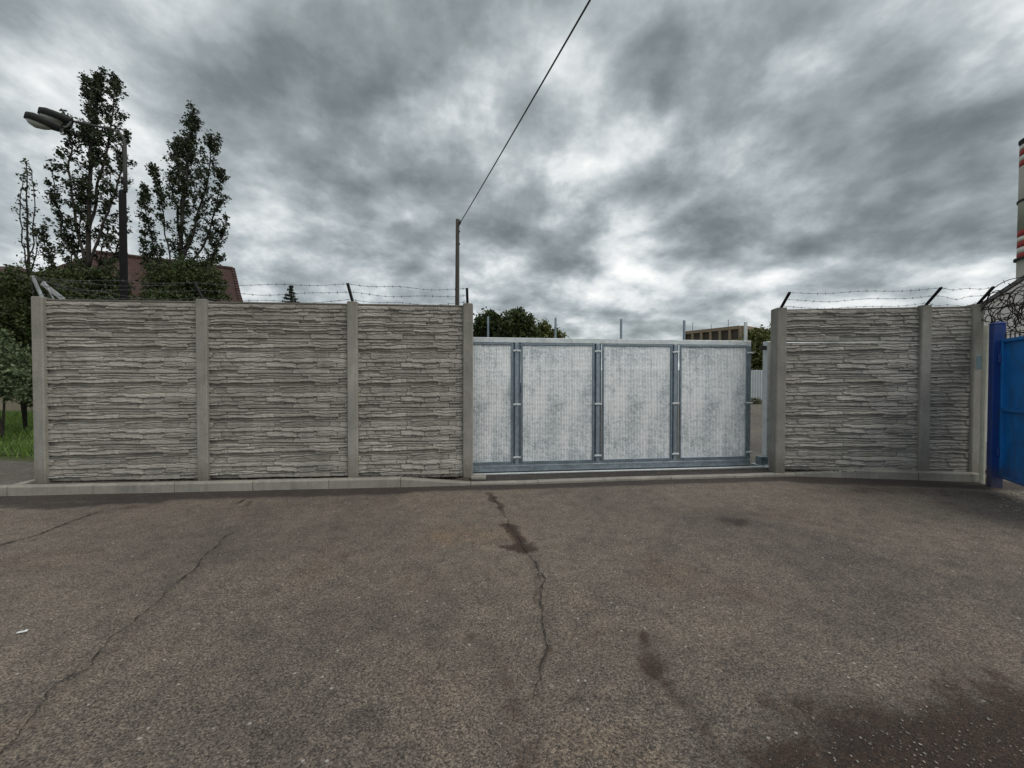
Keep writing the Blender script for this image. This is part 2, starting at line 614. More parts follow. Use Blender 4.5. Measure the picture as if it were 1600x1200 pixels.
def m_asphalt(name, base=(.176, .153, .130), attr=True):
    m, t = new_mat(name)
    tc = t.n('ShaderNodeTexCoord').outputs['Object']
    big = t.noise(tc, .42, 5, .6, .5)
    mid = t.noise(tc, 5.5, 8, .74, .4)
    fine = t.noise(tc, 78, 6, .8)
    v1 = t.n('ShaderNodeTexVoronoi', {'Vector': tc, 'Scale': 150.0, 'Randomness': 1.0})
    cell = t.n('ShaderNodeSeparateColor', {0: v1.outputs['Color']}).outputs[0]
    v2 = t.n('ShaderNodeTexVoronoi', {'Vector': tc, 'Scale': 42.0, 'Randomness': 1.0})
    cell2 = t.n('ShaderNodeSeparateColor', {0: v2.outputs['Color']}).outputs[1]
    c = t.ramp(big, [(.32, (base[0] * .66, base[1] * .65, base[2] * .70)), (.5, base), (.68, tuple(x * 1.22 for x in base))])
    c = t.mix(.7, c, t.ramp(mid, [(.34, (.55, .52, .52)), (.64, (1.25, 1.2, 1.14))]), 'MULTIPLY')
    c = t.mix(.95, c, t.ramp(fine, [(.36, (.22, .21, .22)), (.47, (.82, .82, .82)), (.62, (1.7, 1.66, 1.58))]), 'MULTIPLY')
    c = t.mix(1.0, c, t.ramp(cell, [(0, (.55, .54, .55)), (.5, (.95, .95, .95)), (1, (1.50, 1.48, 1.44))]), 'MULTIPLY')
    c = t.mix(1.0, c, t.ramp(cell2, [(0, (.90, .89, .88)), (1, (1.1, 1.1, 1.1))]), 'MULTIPLY')
    stone = t.math('MULTIPLY', t.mapr(cell, .70, .95), t.mapr(v1.outputs['Distance'], .45, .25))
    c = t.mix(t.math('MULTIPLY', stone, .55), c, (.33, .31, .28))
    dark = t.math('MULTIPLY', t.mapr(cell, .28, .12), t.mapr(v1.outputs['Distance'], .5, .3))
    c = t.mix(t.math('MULTIPLY', dark, .75), c, (.02, .018, .017))
    pale = t.math('MULTIPLY', t.math('GREATER_THAN', cell2, .985), t.mapr(v2.outputs['Distance'], .32, .22))
    c = t.mix(t.math('MULTIPLY', pale, .8), c, (.55, .53, .48))
    # warm rusty tint patches
    rust = t.mapr(t.noise(tc, 1.1, 5, .6, .6), .56, .74, 0, .45)
    c = t.mix(rust, c, t.mix(1.0, c, (.78, .62, .52), 'MULTIPLY'))
    rough = t.mapr(fine, .3, .7, .72, .95)
    if attr:
        at = t.n('ShaderNodeAttribute', attribute_name='stain')
        ss = t.n('ShaderNodeSeparateColor', {0: at.outputs['Color']})
        nn = t.math('ADD', t.math('MULTIPLY', t.math('SUBTRACT', fine, .5), 1.6), t.math('MULTIPLY', t.math('SUBTRACT', mid, .5), 1.5))
        brown = t.mapr(t.math('ADD', ss.outputs[0], t.math('MULTIPLY', nn, 1.5)), .34, .98, 0, .92, True)
        c = t.mix(brown, c, t.mix(1.0, c, (.19, .105, .07), 'MULTIPLY'))
        new = t.mapr(t.math('ADD', ss.outputs[1], t.math('MULTIPLY', nn, .6)), .35, .75, 0, .9, True)
        c = t.mix(new, c, t.mix(1.0, c, (.25, .23, .25), 'MULTIPLY'))
        rough = t.math('SUBTRACT', rough, t.math('MULTIPLY', brown, .08))
        warm = t.mapr(t.math('ADD', ss.outputs[2], t.math('MULTIPLY', nn, .9)), .2, .9, 0, .6, True)
        c = t.mix(warm, c, t.mix(1.0, c, (1.2, 1.03, .88), 'MULTIPLY'))
    bump = t.math('ADD', t.math('MULTIPLY', fine, 1.0), t.math('MULTIPLY', v1.outputs['Distance'], -.7))
    finish(t, c, rough=rough, bump=bump, bstr=.9, bdist=.008)
    return m


M['asphalt'] = m_asphalt('asphalt')
M['asphalt_yard'] = m_asphalt('yard_asphalt', (.15, .14, .125), False)
M['asphalt_dark'] = m_asphalt('fresh_asphalt', (.05, .045, .042), False)


def m_ground():
    m, t = new_mat('earth')
    tc = t.n('ShaderNodeTexCoord').outputs['Object']
    a = t.noise(tc, .3, 6, .6)
    b = t.noise(tc, 18, 5, .7)
    c = t.ramp(a, [(.35, (.05, .075, .02)), (.65, (.09, .10, .035))])
    c = t.mix(.6, c, t.ramp(b, [(.3, (.5, .5, .5)), (.7, (1.2, 1.2, 1.1))]), 'MULTIPLY')
    finish(t, c, rough=.95, bump=b, bstr=.7, bdist=.03)
    return m


M['earth'] = m_ground()

# ------------------------------------------------------------------ plan lines


def line_at(px, A, B):
    """point (x,y) where the vertical plane through photo column px meets plan line AB"""
    u = (px - 800) / F
    ax, ay = A
    dx, dy = B[0] - A[0], B[1] - A[1]
    t = (u * ay - ax) / (dx - u * dy)
    return Vector((ax + dx * t, ay + dy * t))


def pp(px, Y):
    return ((px - 800) / F * Y, Y)


WL = (pp(75, 5.338), pp(725, 5.77))
WR = (pp(1225, 6.10), pp(1510, 5.84))
GT = (pp(736, 5.97), pp(1170, 6.50))

# ------------------------------------------------------------------ ground, road
gs = []
mb = MB()
mb.add([(-900, -300, -.03), (900, -300, -.03), (900, 1500, -.03), (-900, 1500, -.03)], [(0, 1, 2, 3)])
g = mb.build('ground', M['earth'])
tag(g, kind='structure')

KERB = [(-16, -9.4 + 13.5), (-9.2, 4.72), (-6.53, 4.96), (-3.49, 5.22), (-1.57, 5.38), (-.59, 5.47), (.38, 5.56), (1.55, 5.72),
        (4.41, 6.02), (5.29, 5.90), (6.93, 5.66)]
KERB[0] = (-10.2, 4.62)


def seg_dist(X, Y, a, b):
    ax, ay = a[0], a[1]
    dx, dy = b[0] - ax, b[1] - ay
    L = dx * dx + dy * dy + 1e-9
    t = np.clip(((X - ax) * dx + (Y - ay) * dy) / L, 0, 1)
    return np.hypot(X - ax - t * dx, Y - ay - t * dy)


xs = np.concatenate([np.array([-40, -30, -20, -14]), np.arange(-9.5, 9.51, .025), np.array([14, 20, 30, 40])])
ys = np.concatenate([np.array([-30, -20, -10, -5, -2, -.5]), np.arange(.6, 6.21, .025)])
GX, GY = np.meshgrid(xs, ys)
SX = GX + (fbm(GX * 5, GY * 5, 4, 3) - .5) * .22
SY = GY + (fbm(GX * 5, GY * 5, 4, 9) - .5) * .22


def blob(pts, r, s, soft=1.0):
    d = np.full(GX.shape, 99.)
    q = [PG(*p) for p in pts]
    if len(q) == 1:
        q = q * 2
    for a, b in zip(q[:-1], q[1:]):
        d = np.minimum(d, seg_dist(SX, SY, a, b))
    return s * np.clip(1 - (d / r) ** 2, 0, 1) ** soft


brown = np.zeros(GX.shape)
for pts, r, s in [
    ([(1600, 1125), (1500, 1155), (1370, 1190), (1300, 1230)], .27, 1.1), ([(1700, 1160), (1500, 1230), (1350, 1300)], .5, 1.2),
    ([(1010, 1000), (1025, 1045)], .16, .75), ([(1035, 1050), (1090, 1110), (1110, 1180)], .085, .65), ([(930, 1000), (1000, 990)], .2, .35),
    ([(893, 1100)], .06, .75), ([(1140, 813)], .22, .9), ([(1120, 800), (1150, 805)], .3, .45),
    ([(762, 770), (785, 800)], .07, .8), ([(795, 822), (812, 848), (822, 862)], .11, 1.1), ([(790, 855), (812, 858)], .06, .9),
    ([(740, 852)], .05, .8), ([(822, 862), (845, 900), (848, 960), (852, 1010), (845, 1060), (838, 1100)], .045, .55),
    ([(755, 1000), (790, 1080), (820, 1180)], .10, .5), ([(700, 960), (690, 1000)], .10, .35),
    ([(1370, 1090), (1450, 1110)], .16, .45), ([(1230, 1130), (1350, 1170)], .16, .5), ([(640, 980)], .16, .25),
    ([(800, 1150), (810, 1200)], .14, .4), ([(150, 800), (200, 793), (260, 785)], .16, .5), ([(0, 838)], .2, .3),
    ([(1340, 765), (1450, 768), (1560, 775)], .35, .6), ([(1500, 800), (1600, 815)], .5, .4), ([(0, 1180), (90, 1090), (200, 990), (300, 900), (360, 835)], .05, .45),
    ([(380, 790), (400, 780)], .06, .6), ([(1290, 950), (1400, 980)], .35, .18), ([(1050, 920), (1250, 905)], .3, .16),
    ([(250, 870), (500, 850)], .5, .12), ([(500, 960), (640, 940)], .35, .2),
]:
    brown = np.maximum(brown, blob(pts, r, s))
newa = np.zeros(GX.shape)
for a, b in zip(KERB[:-1], KERB[1:]):
    newa = np.maximum(newa, np.clip(1.7 - seg_dist(SX * .35 + GX * .65, SY * .35 + GY * .65, a, b) / (.30 if a[0] < -2 else (.22 if a[0] < 4 else .38)), 0, 1))
newa = np.maximum(newa, blob([(0, 785), (100, 790), (260, 780)], .2, .8))
warmc = np.maximum(blob([(700, 835), (790, 840)], .32, .75), blob([(1000, 880), (1060, 900)], .4, .3))
warmc = np.maximum(warmc, blob([(905, 1180), (1010, 1190)], .22, .45))
V = np.stack([GX.ravel(), GY.ravel(), ((fbm(GX * 1.1, GY * 1.1, 3, 5) - .5) * .012).ravel()], 1)
V[:, 2] *= (np.abs(V[:, 0]) < 9.4) & (V[:, 1] > .6)
ny, nx = GX.shape
ii = np.arange(nx * ny).reshape(ny, nx)
Fq = np.stack([ii[:-1, :-1].ravel(), ii[:-1, 1:].ravel(), ii[1:, 1:].ravel(), ii[1:, :-1].ravel()], 1)
road = np_mesh('road', V, Fq, [M['asphalt'], M['crack']], smooth=True)
ca = road.data.color_attributes.new('stain', 'FLOAT_COLOR', 'POINT')
buf = np.stack([brown.ravel(), newa.ravel(), warmc.ravel(), np.ones(nx * ny)], 1).astype(np.float32)
ca.data.foreach_set('color', buf.ravel())
tag(road, kind='structure')

# cracks : ragged dark fissures, laid just above the asphalt
mb = MB()


def crack(pts, wd, seed, jit=.010, z=.010):
    rr = random.Random(seed)
    q = [PG(*p) for p in pts]
    out = []
    for a, b in zip(q[:-1], q[1:]):
        n = max(2, int((b - a).length / .018))
        for k in range(n):
            out.append(a.lerp(b, k / n))
    out.append(q[-1])
    L = []
    Rr = []
    n = len(out)
    for i, p in enumerate(out):
        t = (out[min(i + 1, n - 1)] - out[max(i - 1, 0)]).normalized()
        s = Vector((-t.y, t.x, 0))
        off = (mnoise.noise(Vector((p.x * 5, p.y * 5, seed))) * 3 + mnoise.noise(Vector((p.x * 22, p.y * 22, seed))) * 1.5) * jit
        e = min(1, i / 6, (n - 1 - i) / 6)
        ww = wd * .8 * (.12 + .75 * abs(mnoise.noise(Vector((p.x * 14, p.y * 14, seed + 5)))) * 2.2) * e + .001
        L.append(p + s * (off + ww * rr.uniform(.3, .7)) + Vector((0, 0, z)))
        Rr.append(p + s * (off - ww * rr.uniform(.3, .7)) + Vector((0, 0, z)))
    mb.add(L + Rr, [(i, i + 1, n + i + 1, n + i) for i in range(n - 1)])


crack([(758, 769), (772, 779), (786, 800), (793, 818), (812, 845), (826, 868), (843, 893), (851, 905), (848, 925), (844, 940), (848, 965), (853, 1000),
       (852, 1025), (845, 1045), (842, 1070), (838, 1100)], .014, 3)
crack([(826, 866), (840, 884), (846, 915), (843, 935)], .008, 8)
crack([(-40, 1225), (0, 1178), (28, 1150), (70, 1092), (82, 1075), (110, 1058), (137, 1048), (152, 1022), (170, 998), (200, 980), (228, 958), (248, 942), (262, 922)], .013, 5)
crack([(262, 922), (290, 903), (303, 893), (312, 876), (335, 858), (352, 838), (390, 822)], .013, 6)
crack([(-30, 862), (0, 853), (60, 836), (110, 816), (155, 800)], .045, 9, .004)
crack([(365, 790), (385, 780)], .05, 10, .004)
crack([(1372, 940), (1450, 955), (1560, 980), (1620, 1000)], .003, 12)
nR = len(road.data.vertices)
cr = mb.build('crack_lines', M['crack'])
# join into the road sheet as one mesh
import bmesh
bm = bmesh.new()
bm.from_mesh(road.data)
nf = len(bm.faces)
bm.from_mesh(cr.data)
bm.faces.ensure_lookup_table()
for f_ in bm.faces[nf:]:
    f_.material_index = 1
bm.to_mesh(road.data)
bm.free()
bpy.data.objects.remove(cr)

# yard behind the gate, path left of the wall, soil strips
mb = MB()


def sheet(pts, z):
    mb.add([(p[0], p[1], z if len(p) < 3 else p[2]) for p in pts], [tuple(range(len(pts)))])


a_, b_ = line_at(-10, *WL), line_at(1620, *WR)
mb = MB()
sheet([(-5.9, 5.52), (-.6, 5.93), (4.3, 6.32), (7.2, 6.08), (40, 14), (40, 60), (-6, 60), (-6, 30)], .052)
o = mb.build('yard', M['asphalt_yard'])
tag(o, kind='structure')
mb = MB()
sheet([(-14, 4.4), (-9.2, 4.74), (-6.56, 4.98), (-6.35, 5.40), (-6.45, 5.62), (-6.7, 6.55), (-14, 8.1)], .02)
o = mb.build('path', M['asphalt_yard'])
tag(o, kind='structure')

# apron between the lowered kerb and the gate, then gate threshold strip
mb = MB()
g0, g1 = line_at(724, *GT), line_at(1215, *GT)
gd = (g1 - g0).normalized()
gn = Vector((-gd.y, gd.x))
mb.add([(-.72, 5.58, .03), (.38, 5.68, .03), (1.55, 5.84, .03), (4.35, 6.13, .03), (g1.x, g1.y, .058), (g0.x - .1, g0.y, .058)],
       [(0, 1, 2, 3, 4, 5)])
o = mb.build('apron', M['asphalt_dark'])
tag(o, kind='structure')

# soil strips between kerb and walls


def off_pt(p, q, d):
    pass


mb = MB()
mb.add([(-6.55, 5.02, .085), (-3.49, 5.30, .085), (-1.57, 5.46, .085), (-.62, 5.56, .05), (-.62, 5.80, .095), (-6.5, 5.40, .095)], [(0, 1, 2, 3, 4, 5)])
mb.add([(4.25, 6.10, .04), (5.29, 5.97, .10), (6.93, 5.73, .10), (7.15, 5.82, .10), (4.25, 6.16, .085)], [(0, 1, 2, 3, 4)])
o = mb.build('soil', M['soil'])
tag(o, kind='structure')

# kerb stones (one structure, one metre stones with open joints)
mb = MB()


def kh(x):
    if x < -1.57:
        return .125
    if x < -.62:
        return .125 - (x + 1.57) / .95 * .085
    if x < 4.3:
        return .04
    if x < 5.29:
        return .04 + (x - 4.3) / .99 * .085
    return .125


def kpoint(s_):
    """walk the kerb polyline by x"""
    for a, b in zip(KERB[:-1], KERB[1:]):
        if a[0] <= s_ <= b[0]:
            t = (s_ - a[0]) / (b[0] - a[0])
            return Vector((s_, a[1] + (b[1] - a[1]) * t))
    return Vector(KERB[-1])


joints = [-10.2, -9.3, -8.4, -7.45, -6.55]
for jx in (142, 270, 393, 512, 625, 735, 841, 945, 1050, 1150, 1245, 1340, 1438, 1534):
    best = min(np.arange(-8, 7, .01), key=lambda x: abs(800 + F * x / kpoint(x)[1] - jx))
    joints.append(float(best))
krnd = random.Random(2)
for a, b in zip(joints[:-1], joints[1:]):
    if b - a < .2:
        continue
    pa, pb = kpoint(a + .004), kpoint(b - .004)
    d = (pb - pa).normalized()
    n = Vector((-d.y, d.x))
    dz = krnd.uniform(-.004, .004)
    dn = krnd.uniform(-.004, .004)
    vs = []
    for p, x in ((pa, a), (pb, b)):
        h = kh(x) + dz
        ch = min(.02, h * .4)
        prof = [(0.0, -.1), (0.0, h - ch), (.006, h - ch * .4), (ch, h), (.095, h), (.10, h - .006), (.10, -.1)]
        for (o_, z_) in prof:
            q = p + n * (o_ + dn)
            vs.append((q.x, q.y, z_))
    k = 7
    fs = [(i, i + k, i + 1 + k, i + 1) for i in range(k - 1)] + [tuple(range(k)), tuple(range(2 * k - 1, k - 1, -1))]
    mb.add(vs, fs)
# mortar backing visible in the joints
for a, b in zip(KERB[1:-1], KERB[2:]):
    A_, B_ = Vector(a), Vector(b)
    d = (B_ - A_).normalized()
    n = Vector((-d.y, d.x))
    q = [A_ + n * .012, B_ + n * .012, B_ + n * .09, A_ + n * .09]
    z0, z1 = kh(a[0]) - .012, kh(b[0]) - .012
    mb.add([(q[0].x, q[0].y, z0), (q[1].x, q[1].y, z1), (q[2].x, q[2].y, z1), (q[3].x, q[3].y, z0),
            (q[0].x, q[0].y, -.05), (q[1].x, q[1].y, -.05), (q[2].x, q[2].y, -.05), (q[3].x, q[3].y, -.05)],
           [(0, 1, 2, 3), (0, 4, 5, 1), (2, 6, 7, 3)], 1)
o = mb.build('kerb', [M['kerb'], M['crack']])
tag(o, kind='structure')

# side kerb turning behind the first post
mb = MB()
for i in range(3):
    a = Vector((-6.62 - .42 * i * 0, 5.10 + i * .5))
    M3 = Matrix.Rotation(R(8), 3, 'Z')
    mb.box((-6.72 - .01 * i, 5.33 + i * .52, .045), (.08, .51, .12), M3, .012)
o = mb.build('path_edging', M['kerb'])
tag(o, kind='structure')

# ------------------------------------------------------------------ relief panels
PH = .5


def relief(W, seed, H=PH, nx=300, nz=104):
    rr = random.Random(seed)
    x = np.linspace(0, W, nx)
    z = np.linspace(0, H, nz)
    X, Z = np.meshgrid(x, z)
    Zw = Z + (fbm(X * 4.0, Z * 9, 3, seed) - .5) * .030 + (fbm(X * 18, Z * 14, 3, seed + 4) - .5) * .010
    tb = np.random.default_rng(seed + 5)
    rowi = np.clip(np.floor(Z / .085).astype(int), 0, 9)
    rowo = tb.random(10)[rowi]
    tabl = tb.random((10, 40))
    sxi = np.clip(np.floor(X / (.20 + .10 * rowo) + rowo * 9).astype(int), 0, 39)
    Zw = Zw + (tabl[rowi, sxi] - .5) * .022
    # courses
    cs = [0.]
    while cs[-1] < H - .03:
        cs.append(cs[-1] + rr.choice([.030, .040, .050, .060, .072]))
    cs[-1] = H + .03
    cs[0] = -.03
    cs = np.array(cs)
    ci = np.clip(np.searchsorted(cs, Zw) - 1, 0, len(cs) - 2)
    depth = np.zeros(X.shape)
    tone = np.zeros(X.shape)
    dedge = np.full(X.shape, 1.)
    Xw = X + (fbm(X * 9, Z * 30, 2, seed + 8) - .5) * .03
    for i in range(len(cs) - 1):
        m_ = ci == i
        if not m_.any():
            continue
        xb = [-.05 - rr.random() * .2]
        while xb[-1] < W + .05:
            xb.append(xb[-1] + rr.choice([.16, .24, .34, .45, .6, .8]) * rr.uniform(.85, 1.15))
        xb = np.array(xb)
        si = np.clip(np.searchsorted(xb, Xw[m_]) - 1, 0, len(xb) - 2)
        base = np.array([rr.uniform(0, .026) for _ in xb])
        tn = np.array([rr.random() for _ in xb])
        tilt = np.array([rr.uniform(-.9, .35) for _ in xb])
        tx = np.array([rr.uniform(-.03, .03) for _ in xb])
        split = np.array([rr.random() < .4 for _ in xb])
        sfr = np.array([rr.uniform(.35, .65) for _ in xb])
        lo, hi = cs[i], cs[i + 1]
        h = hi - lo
        zz_ = (Zw[m_] - lo) / h
        dd = base[si] + tilt[si] * (zz_ - .5) * .018 + tx[si] * (Xw[m_] - xb[si])
        # thin inner ledge on split stones
        sl = split[si] & (zz_ > sfr[si])
        dd = dd - sl * .009
        tone[m_] = tn[si] * .75 + (base[si] / .026) * .25
        e = np.minimum((Zw[m_] - lo), (hi - Zw[m_]) * 1.6)
        ex = np.minimum(Xw[m_] - xb[si], xb[si + 1] - Xw[m_])
        e = np.minimum(e, ex * 1.0)
        depth[m_] = dd
        dedge[m_] = e
    gro = np.exp(-(np.clip(dedge, 0, 1) / .0055) ** 2)
    tex = (fbm(X * 16, Z * 95, 4, seed + 30) - .5) * .016 + (fbm(X * 70, Z * 140, 2, seed + 50) - .5) * .003
    D = .020 + depth + tex - gro * .022
    # moulded margin at each end and horizontal rebate where panels meet
    zb = np.minimum(Z, H - Z)
    D = np.where(zb < .005, D * .15, D)
    D = np.clip(D, 0, .05)
    # front faces -Y
    V = np.stack([(X - W / 2).ravel(), (-D).ravel(), Z.ravel()], 1)
    ii = np.arange(nx * nz).reshape(nz, nx)
    Fq = np.stack([ii[:-1, :-1].ravel(), ii[:-1, 1:].ravel(), ii[1:, 1:].ravel(), ii[1:, :-1].ravel()], 1)
    # back box
    o = len(V)
    bk = .045
    ringi = np.concatenate([ii[0, :], ii[1:, -1], ii[-1, -2::-1], ii[-2:0:-1, 0]])
    VB = V[ringi].copy()
    VB[:, 1] = bk
    n = len(ringi)
    side = np.stack([ringi, o + np.arange(n), o + (np.arange(n) + 1) % n, np.roll(ringi, -1)], 1)
    V = np.concatenate([V, VB])
    Fq = np.concatenate([Fq, side])
    # back plate as one quad via four corners
    c0, c1, c2, c3 = o, o + nx - 1, o + nx - 1 + nz - 1, o + 2 * (nx - 1) + nz - 1
    Fq = np.concatenate([Fq, np.array([[c0, c3, c2, c1]])])
    tt = np.concatenate([tone.ravel(), np.full(len(VB), .5)])
    return V, Fq, tt


def mesh_only(name, V, Fq, tt, mat):
    o = np_mesh(name, V, Fq, mat)
    me = o.data
    at_ = me.attributes.new('tone', 'FLOAT', 'POINT')
    at_.data.foreach_set('value', tt.astype(np.float32))
    bpy.data.objects.remove(o)
    return me


PW = 1.80
pan_a = mesh_only('relief_panel', *relief(PW, 64), M['stone'])
pan_b = mesh_only('relief_panel_top', *relief(PW, 58), M['stone'])
pan_s = mesh_only('relief_panel_narrow', *relief(.60, 64, nx=110), M['stone'])


def barb_pts(a, b, sag, seed, wob=.02):
    rr = random.Random(seed)
    n = 22
    ph = rr.uniform(0, 6)
    out = []
    for i in range(n + 1):
        t = i / n
        p = a.lerp(b, t)
        p.z -= sag * 4 * t * (1 - t)
        p.z += wob * math.sin(t * 9 + ph) * math.sin(math.pi * t)
        p.y += wob * math.cos(t * 7 + ph) * math.sin(math.pi * t)
        out.append(p)
    return out


def barbed(parent, inv, a, b, sag, seed, wob=.02, name='barbed_wire'):
    pts = barb_pts(a, b, sag, seed, wob)
    pts = [inv @ p for p in pts]
    m_ = MB()
    m_.tube(pts, .0028, 5, False)
    rr = random.Random(seed + 1)
    L = sum((q - p).length for p, q in zip(pts[:-1], pts[1:]))
    nb = int(L / .11)
    for i in range(nb):
        t = (i + .5) / nb * (len(pts) - 1)
        k = int(t)
        p = pts[k].lerp(pts[min(k + 1, len(pts) - 1)], t - k)
        for s in range(2):
            v = Vector((rr.uniform(-.4, .4), rr.uniform(-1, 1), rr.uniform(-1, 1))).normalized() * .020
            m_.tube([p - v, p + v], .0022, 4, False)
    return m_.build(name, M['galv_wire'], parent)


def wall(name, label, A, B, post_px, arms, kinds, z0, first_w, loose=None):
    """concrete fence as one thing. local frame = world frame moved to the wall's middle"""
    C = [line_at(800 + (p - 800) * .989, A, B) for p in post_px]
    d = (C[-1] - C[0]).normalized()
    ang = math.atan2(d.y, d.x)
    root = empty(name, (C[0].x, C[0].y, 0), ang)
    tag(root, label, 'fence')
    bpy.context.view_layer.update()
    inv = Matrix.Translation((C[0].x, C[0].y, 0)) @ Matrix.Rotation(ang, 4, 'Z')
    inv = inv.inverted()
    pos = [(c - C[0]).length for c in C]
    ztop = z0 + 2.5
    pw = .145
    pm = None
    for i, s in enumerate(pos):
        m_ = MB()
        hh = ztop + .045
        # H section post: front flange, web, back flange
        m_.box((0, -.035, hh / 2 - .1), (pw, .075, hh + .2), None, .012)
        m_.box((0, .03, hh / 2 - .1), (pw - (.075 if 0 < i < len(pos) - 1 else .012), .056, hh + .195), None, 0)
        m_.box((0, .09, hh / 2 - .1), (pw, .065, hh + .198), None, .012)
        p = m_.build('post', M['post'], root)
        p.location = (s, -.03, 0)
        p.rotation_euler = (R(krnd.uniform(-.2, .2)), R(krnd.uniform(-.2, .2)), 0)
    for i in range(len(pos) - 1):
        s0, s1 = pos[i], pos[i + 1]
        wdt = s1 - s0 - .075
        for r in range(5):
            if kinds[i] == 'narrow':
                me, bw = pan_s, .60
            else:
                me, bw = (pan_b if r == 4 else pan_a), PW
            p = bpy.data.objects.new('panel', me)
            COL.objects.link(p)
            p.parent = root
            p.location = ((s0 + s1) / 2, -.022 + krnd.uniform(-.003, .003), z0 + r * .5 + .001)
            p.scale = (wdt / bw, 1, .997)
            p.rotation_euler = (0, R(krnd.uniform(-.06, .06)), 0)
            if loose == (i, r):
                p.location.z += .009
                p.rotation_euler = (0, R(.28), 0)
        # capping strip
        m_ = MB()
        m_.box((0, .0, 0), (wdt, .085, .022), None, .004)
        p = m_.build('coping', M['post'], root)
        p.location = ((s0 + s1) / 2, -.0, ztop + .012)
    tips = []
    for i, s in enumerate(pos):
        bpt, tpt = arms[i]
        # steel angle arm leaning over towards the road
        base = Vector((s, -.02, ztop + .0))
        tip = Vector((s + tpt[0], -.02 - tpt[1], ztop + .05 + tpt[2]))
        m_ = MB()
        dr = (tip - base).normalized()
        sx = Vector((1, 0, 0))
        up = dr.cross(sx).normalized()
        m_.bar(base, tip, .034, .005, up=(0, 1, .2))
        m_.bar(base + Vector((.017, 0, 0)), tip + Vector((.017, 0, 0)), .005, .034, up=(0, 1, .2))
        m_.box((s, -.02, ztop + .048), (.07, .08, .006))
        m_.build('wire_arm', M[bpt], root)
        tips.append((base, tip))
    inv0 = Matrix.Identity(4)
    for i in range(len(pos) - 1):
        for k, f in enumerate((.97, .62, .28)):
            a = tips[i][0].lerp(tips[i][1], f)
            b = tips[i + 1][0].lerp(tips[i + 1][1], f)
            barbed(root, inv0, a, b, 0.03 + .012 * k, i * 7 + k + int(z0 * 100), .018 + .01 * krnd.random())
    return root, pos, tips, C, ang


wl = wall('concrete_fence', 'long grey stone-relief concrete fence with three bays on the left of the metal gate', WL[0], WL[1],
          [64, 317, 551, 730],
          [('galv_light', (0, .13, .26)), ('dark_steel', (0, .2, .20)), ('dark_steel', (0, .25, .21)), ('dark_steel', (0, .22, .18))],
          ['wide'] * 3, .10, 0)
wr = wall('concrete_fence', 'short darker stone-relief concrete fence between the metal gate and the blue gate', WR[0], WR[1],
          [1219, 1444, 1525],
          [('dark_steel', (0, .27, .19)), ('dark_steel', (0, .28, .21)), ('dark_steel', (0, .25, .21))],
          ['wide', 'narrow'], .10, 0, loose=(0, 4))
# extra brace and a leaning angle on the left end post
root = wl[0]
m_ = MB()
m_.bar((.25, .0, 2.62), (.03, -.06, 2.84), .06, .006, up=(0, 1, .2))
m_.bar((.12, .0, 2.62), (.08, -.08, 2.86), .012, .012, up=(0, 1, .2))
m_.build('brace', M['galv_light'], root)
inv0 = Matrix.Identity(4)
for k, (a, b) in enumerate([((0, -.15, 2.90), (1.0, -.05, 2.62)), ((0, -.13, 2.88), (1.5, -.10, 2.63)), ((0, -.12, 2.86), (1.9, -.22, 2.80)),
                            ((0, -.15, 2.90), (-.12, -.02, 2.45))]):
    barbed(root, inv0, Vector(a), Vector(b), .03, 91 + k, .01)

# ------------------------------------------------------------------ sliding gate
gA = line_at(736, *GT)
gB = line_at(1170, *GT)
gd = (gB - gA).normalized()
gang = math.atan2(gd.y, gd.x)
gate = empty('sliding_gate', (gA.x, gA.y, 0), gang)
tag(gate, 'galvanised sliding gate with four expanded-metal panels, closing the gap between the concrete fences', 'gate')


def gx(px):
    return (line_at(px, *GT) - gA).length * (1 if px >= 736 else -1)


ZB, ZT = .075, 2.175
GL, GR = -.35, gx(1171)
m_ = MB()
m_.box(((GL + GR) / 2, 0, ZT - .04), (GR - GL, .07, .08), None, .006)
m_.build('top_rail', M['galv_light'], gate)
m_ = MB()
m_.box(((GL + GR) / 2, 0, ZB + .05), (GR - GL, .09, .10), None, .006)
m_.box(((GL + GR) / 2, -.03, ZB + .115), (GR - GL - .02, .02, .028), None, 0)
m_.build('bottom_rail', M['galv_mid'], gate)
vpx = [807, 933, 1053.5, 1168]
vx = [gx(p) for p in vpx]
for i, x in enumerate(vx):
    m_ = MB()
    m_.box((x, -.018, (ZB + ZT) / 2 + .01), (.062 if i < 3 else .06, .05, ZT - ZB - .18), None, .005)
    m_.box((x, .014, (ZB + ZT) / 2 + .01), (.136 if i < 3 else .07, .012, ZT - ZB - .182), None, .0)
    o = m_.build('upright', M['galv_mid'], gate)
    for zc in (.30, 1.13, 1.97):
        m_ = MB()
        m_.box((x, -.055, zc), (.12, .012, .028), None, .003)
        m_.lathe([(.009, 0), (.009, .012), (.004, .016)], (x, -.061, zc), 8, 0, Matrix.Rotation(R(90), 3, 'X'))
        m_.build('clamp', M['galv_light'], gate)
spans = [(GL, gx(801)), (gx(813.5), gx(927)), (gx(939.5), gx(1048)), (gx(1059.5), gx(1165))]
z0, z1 = ZB + .135, ZT - .088
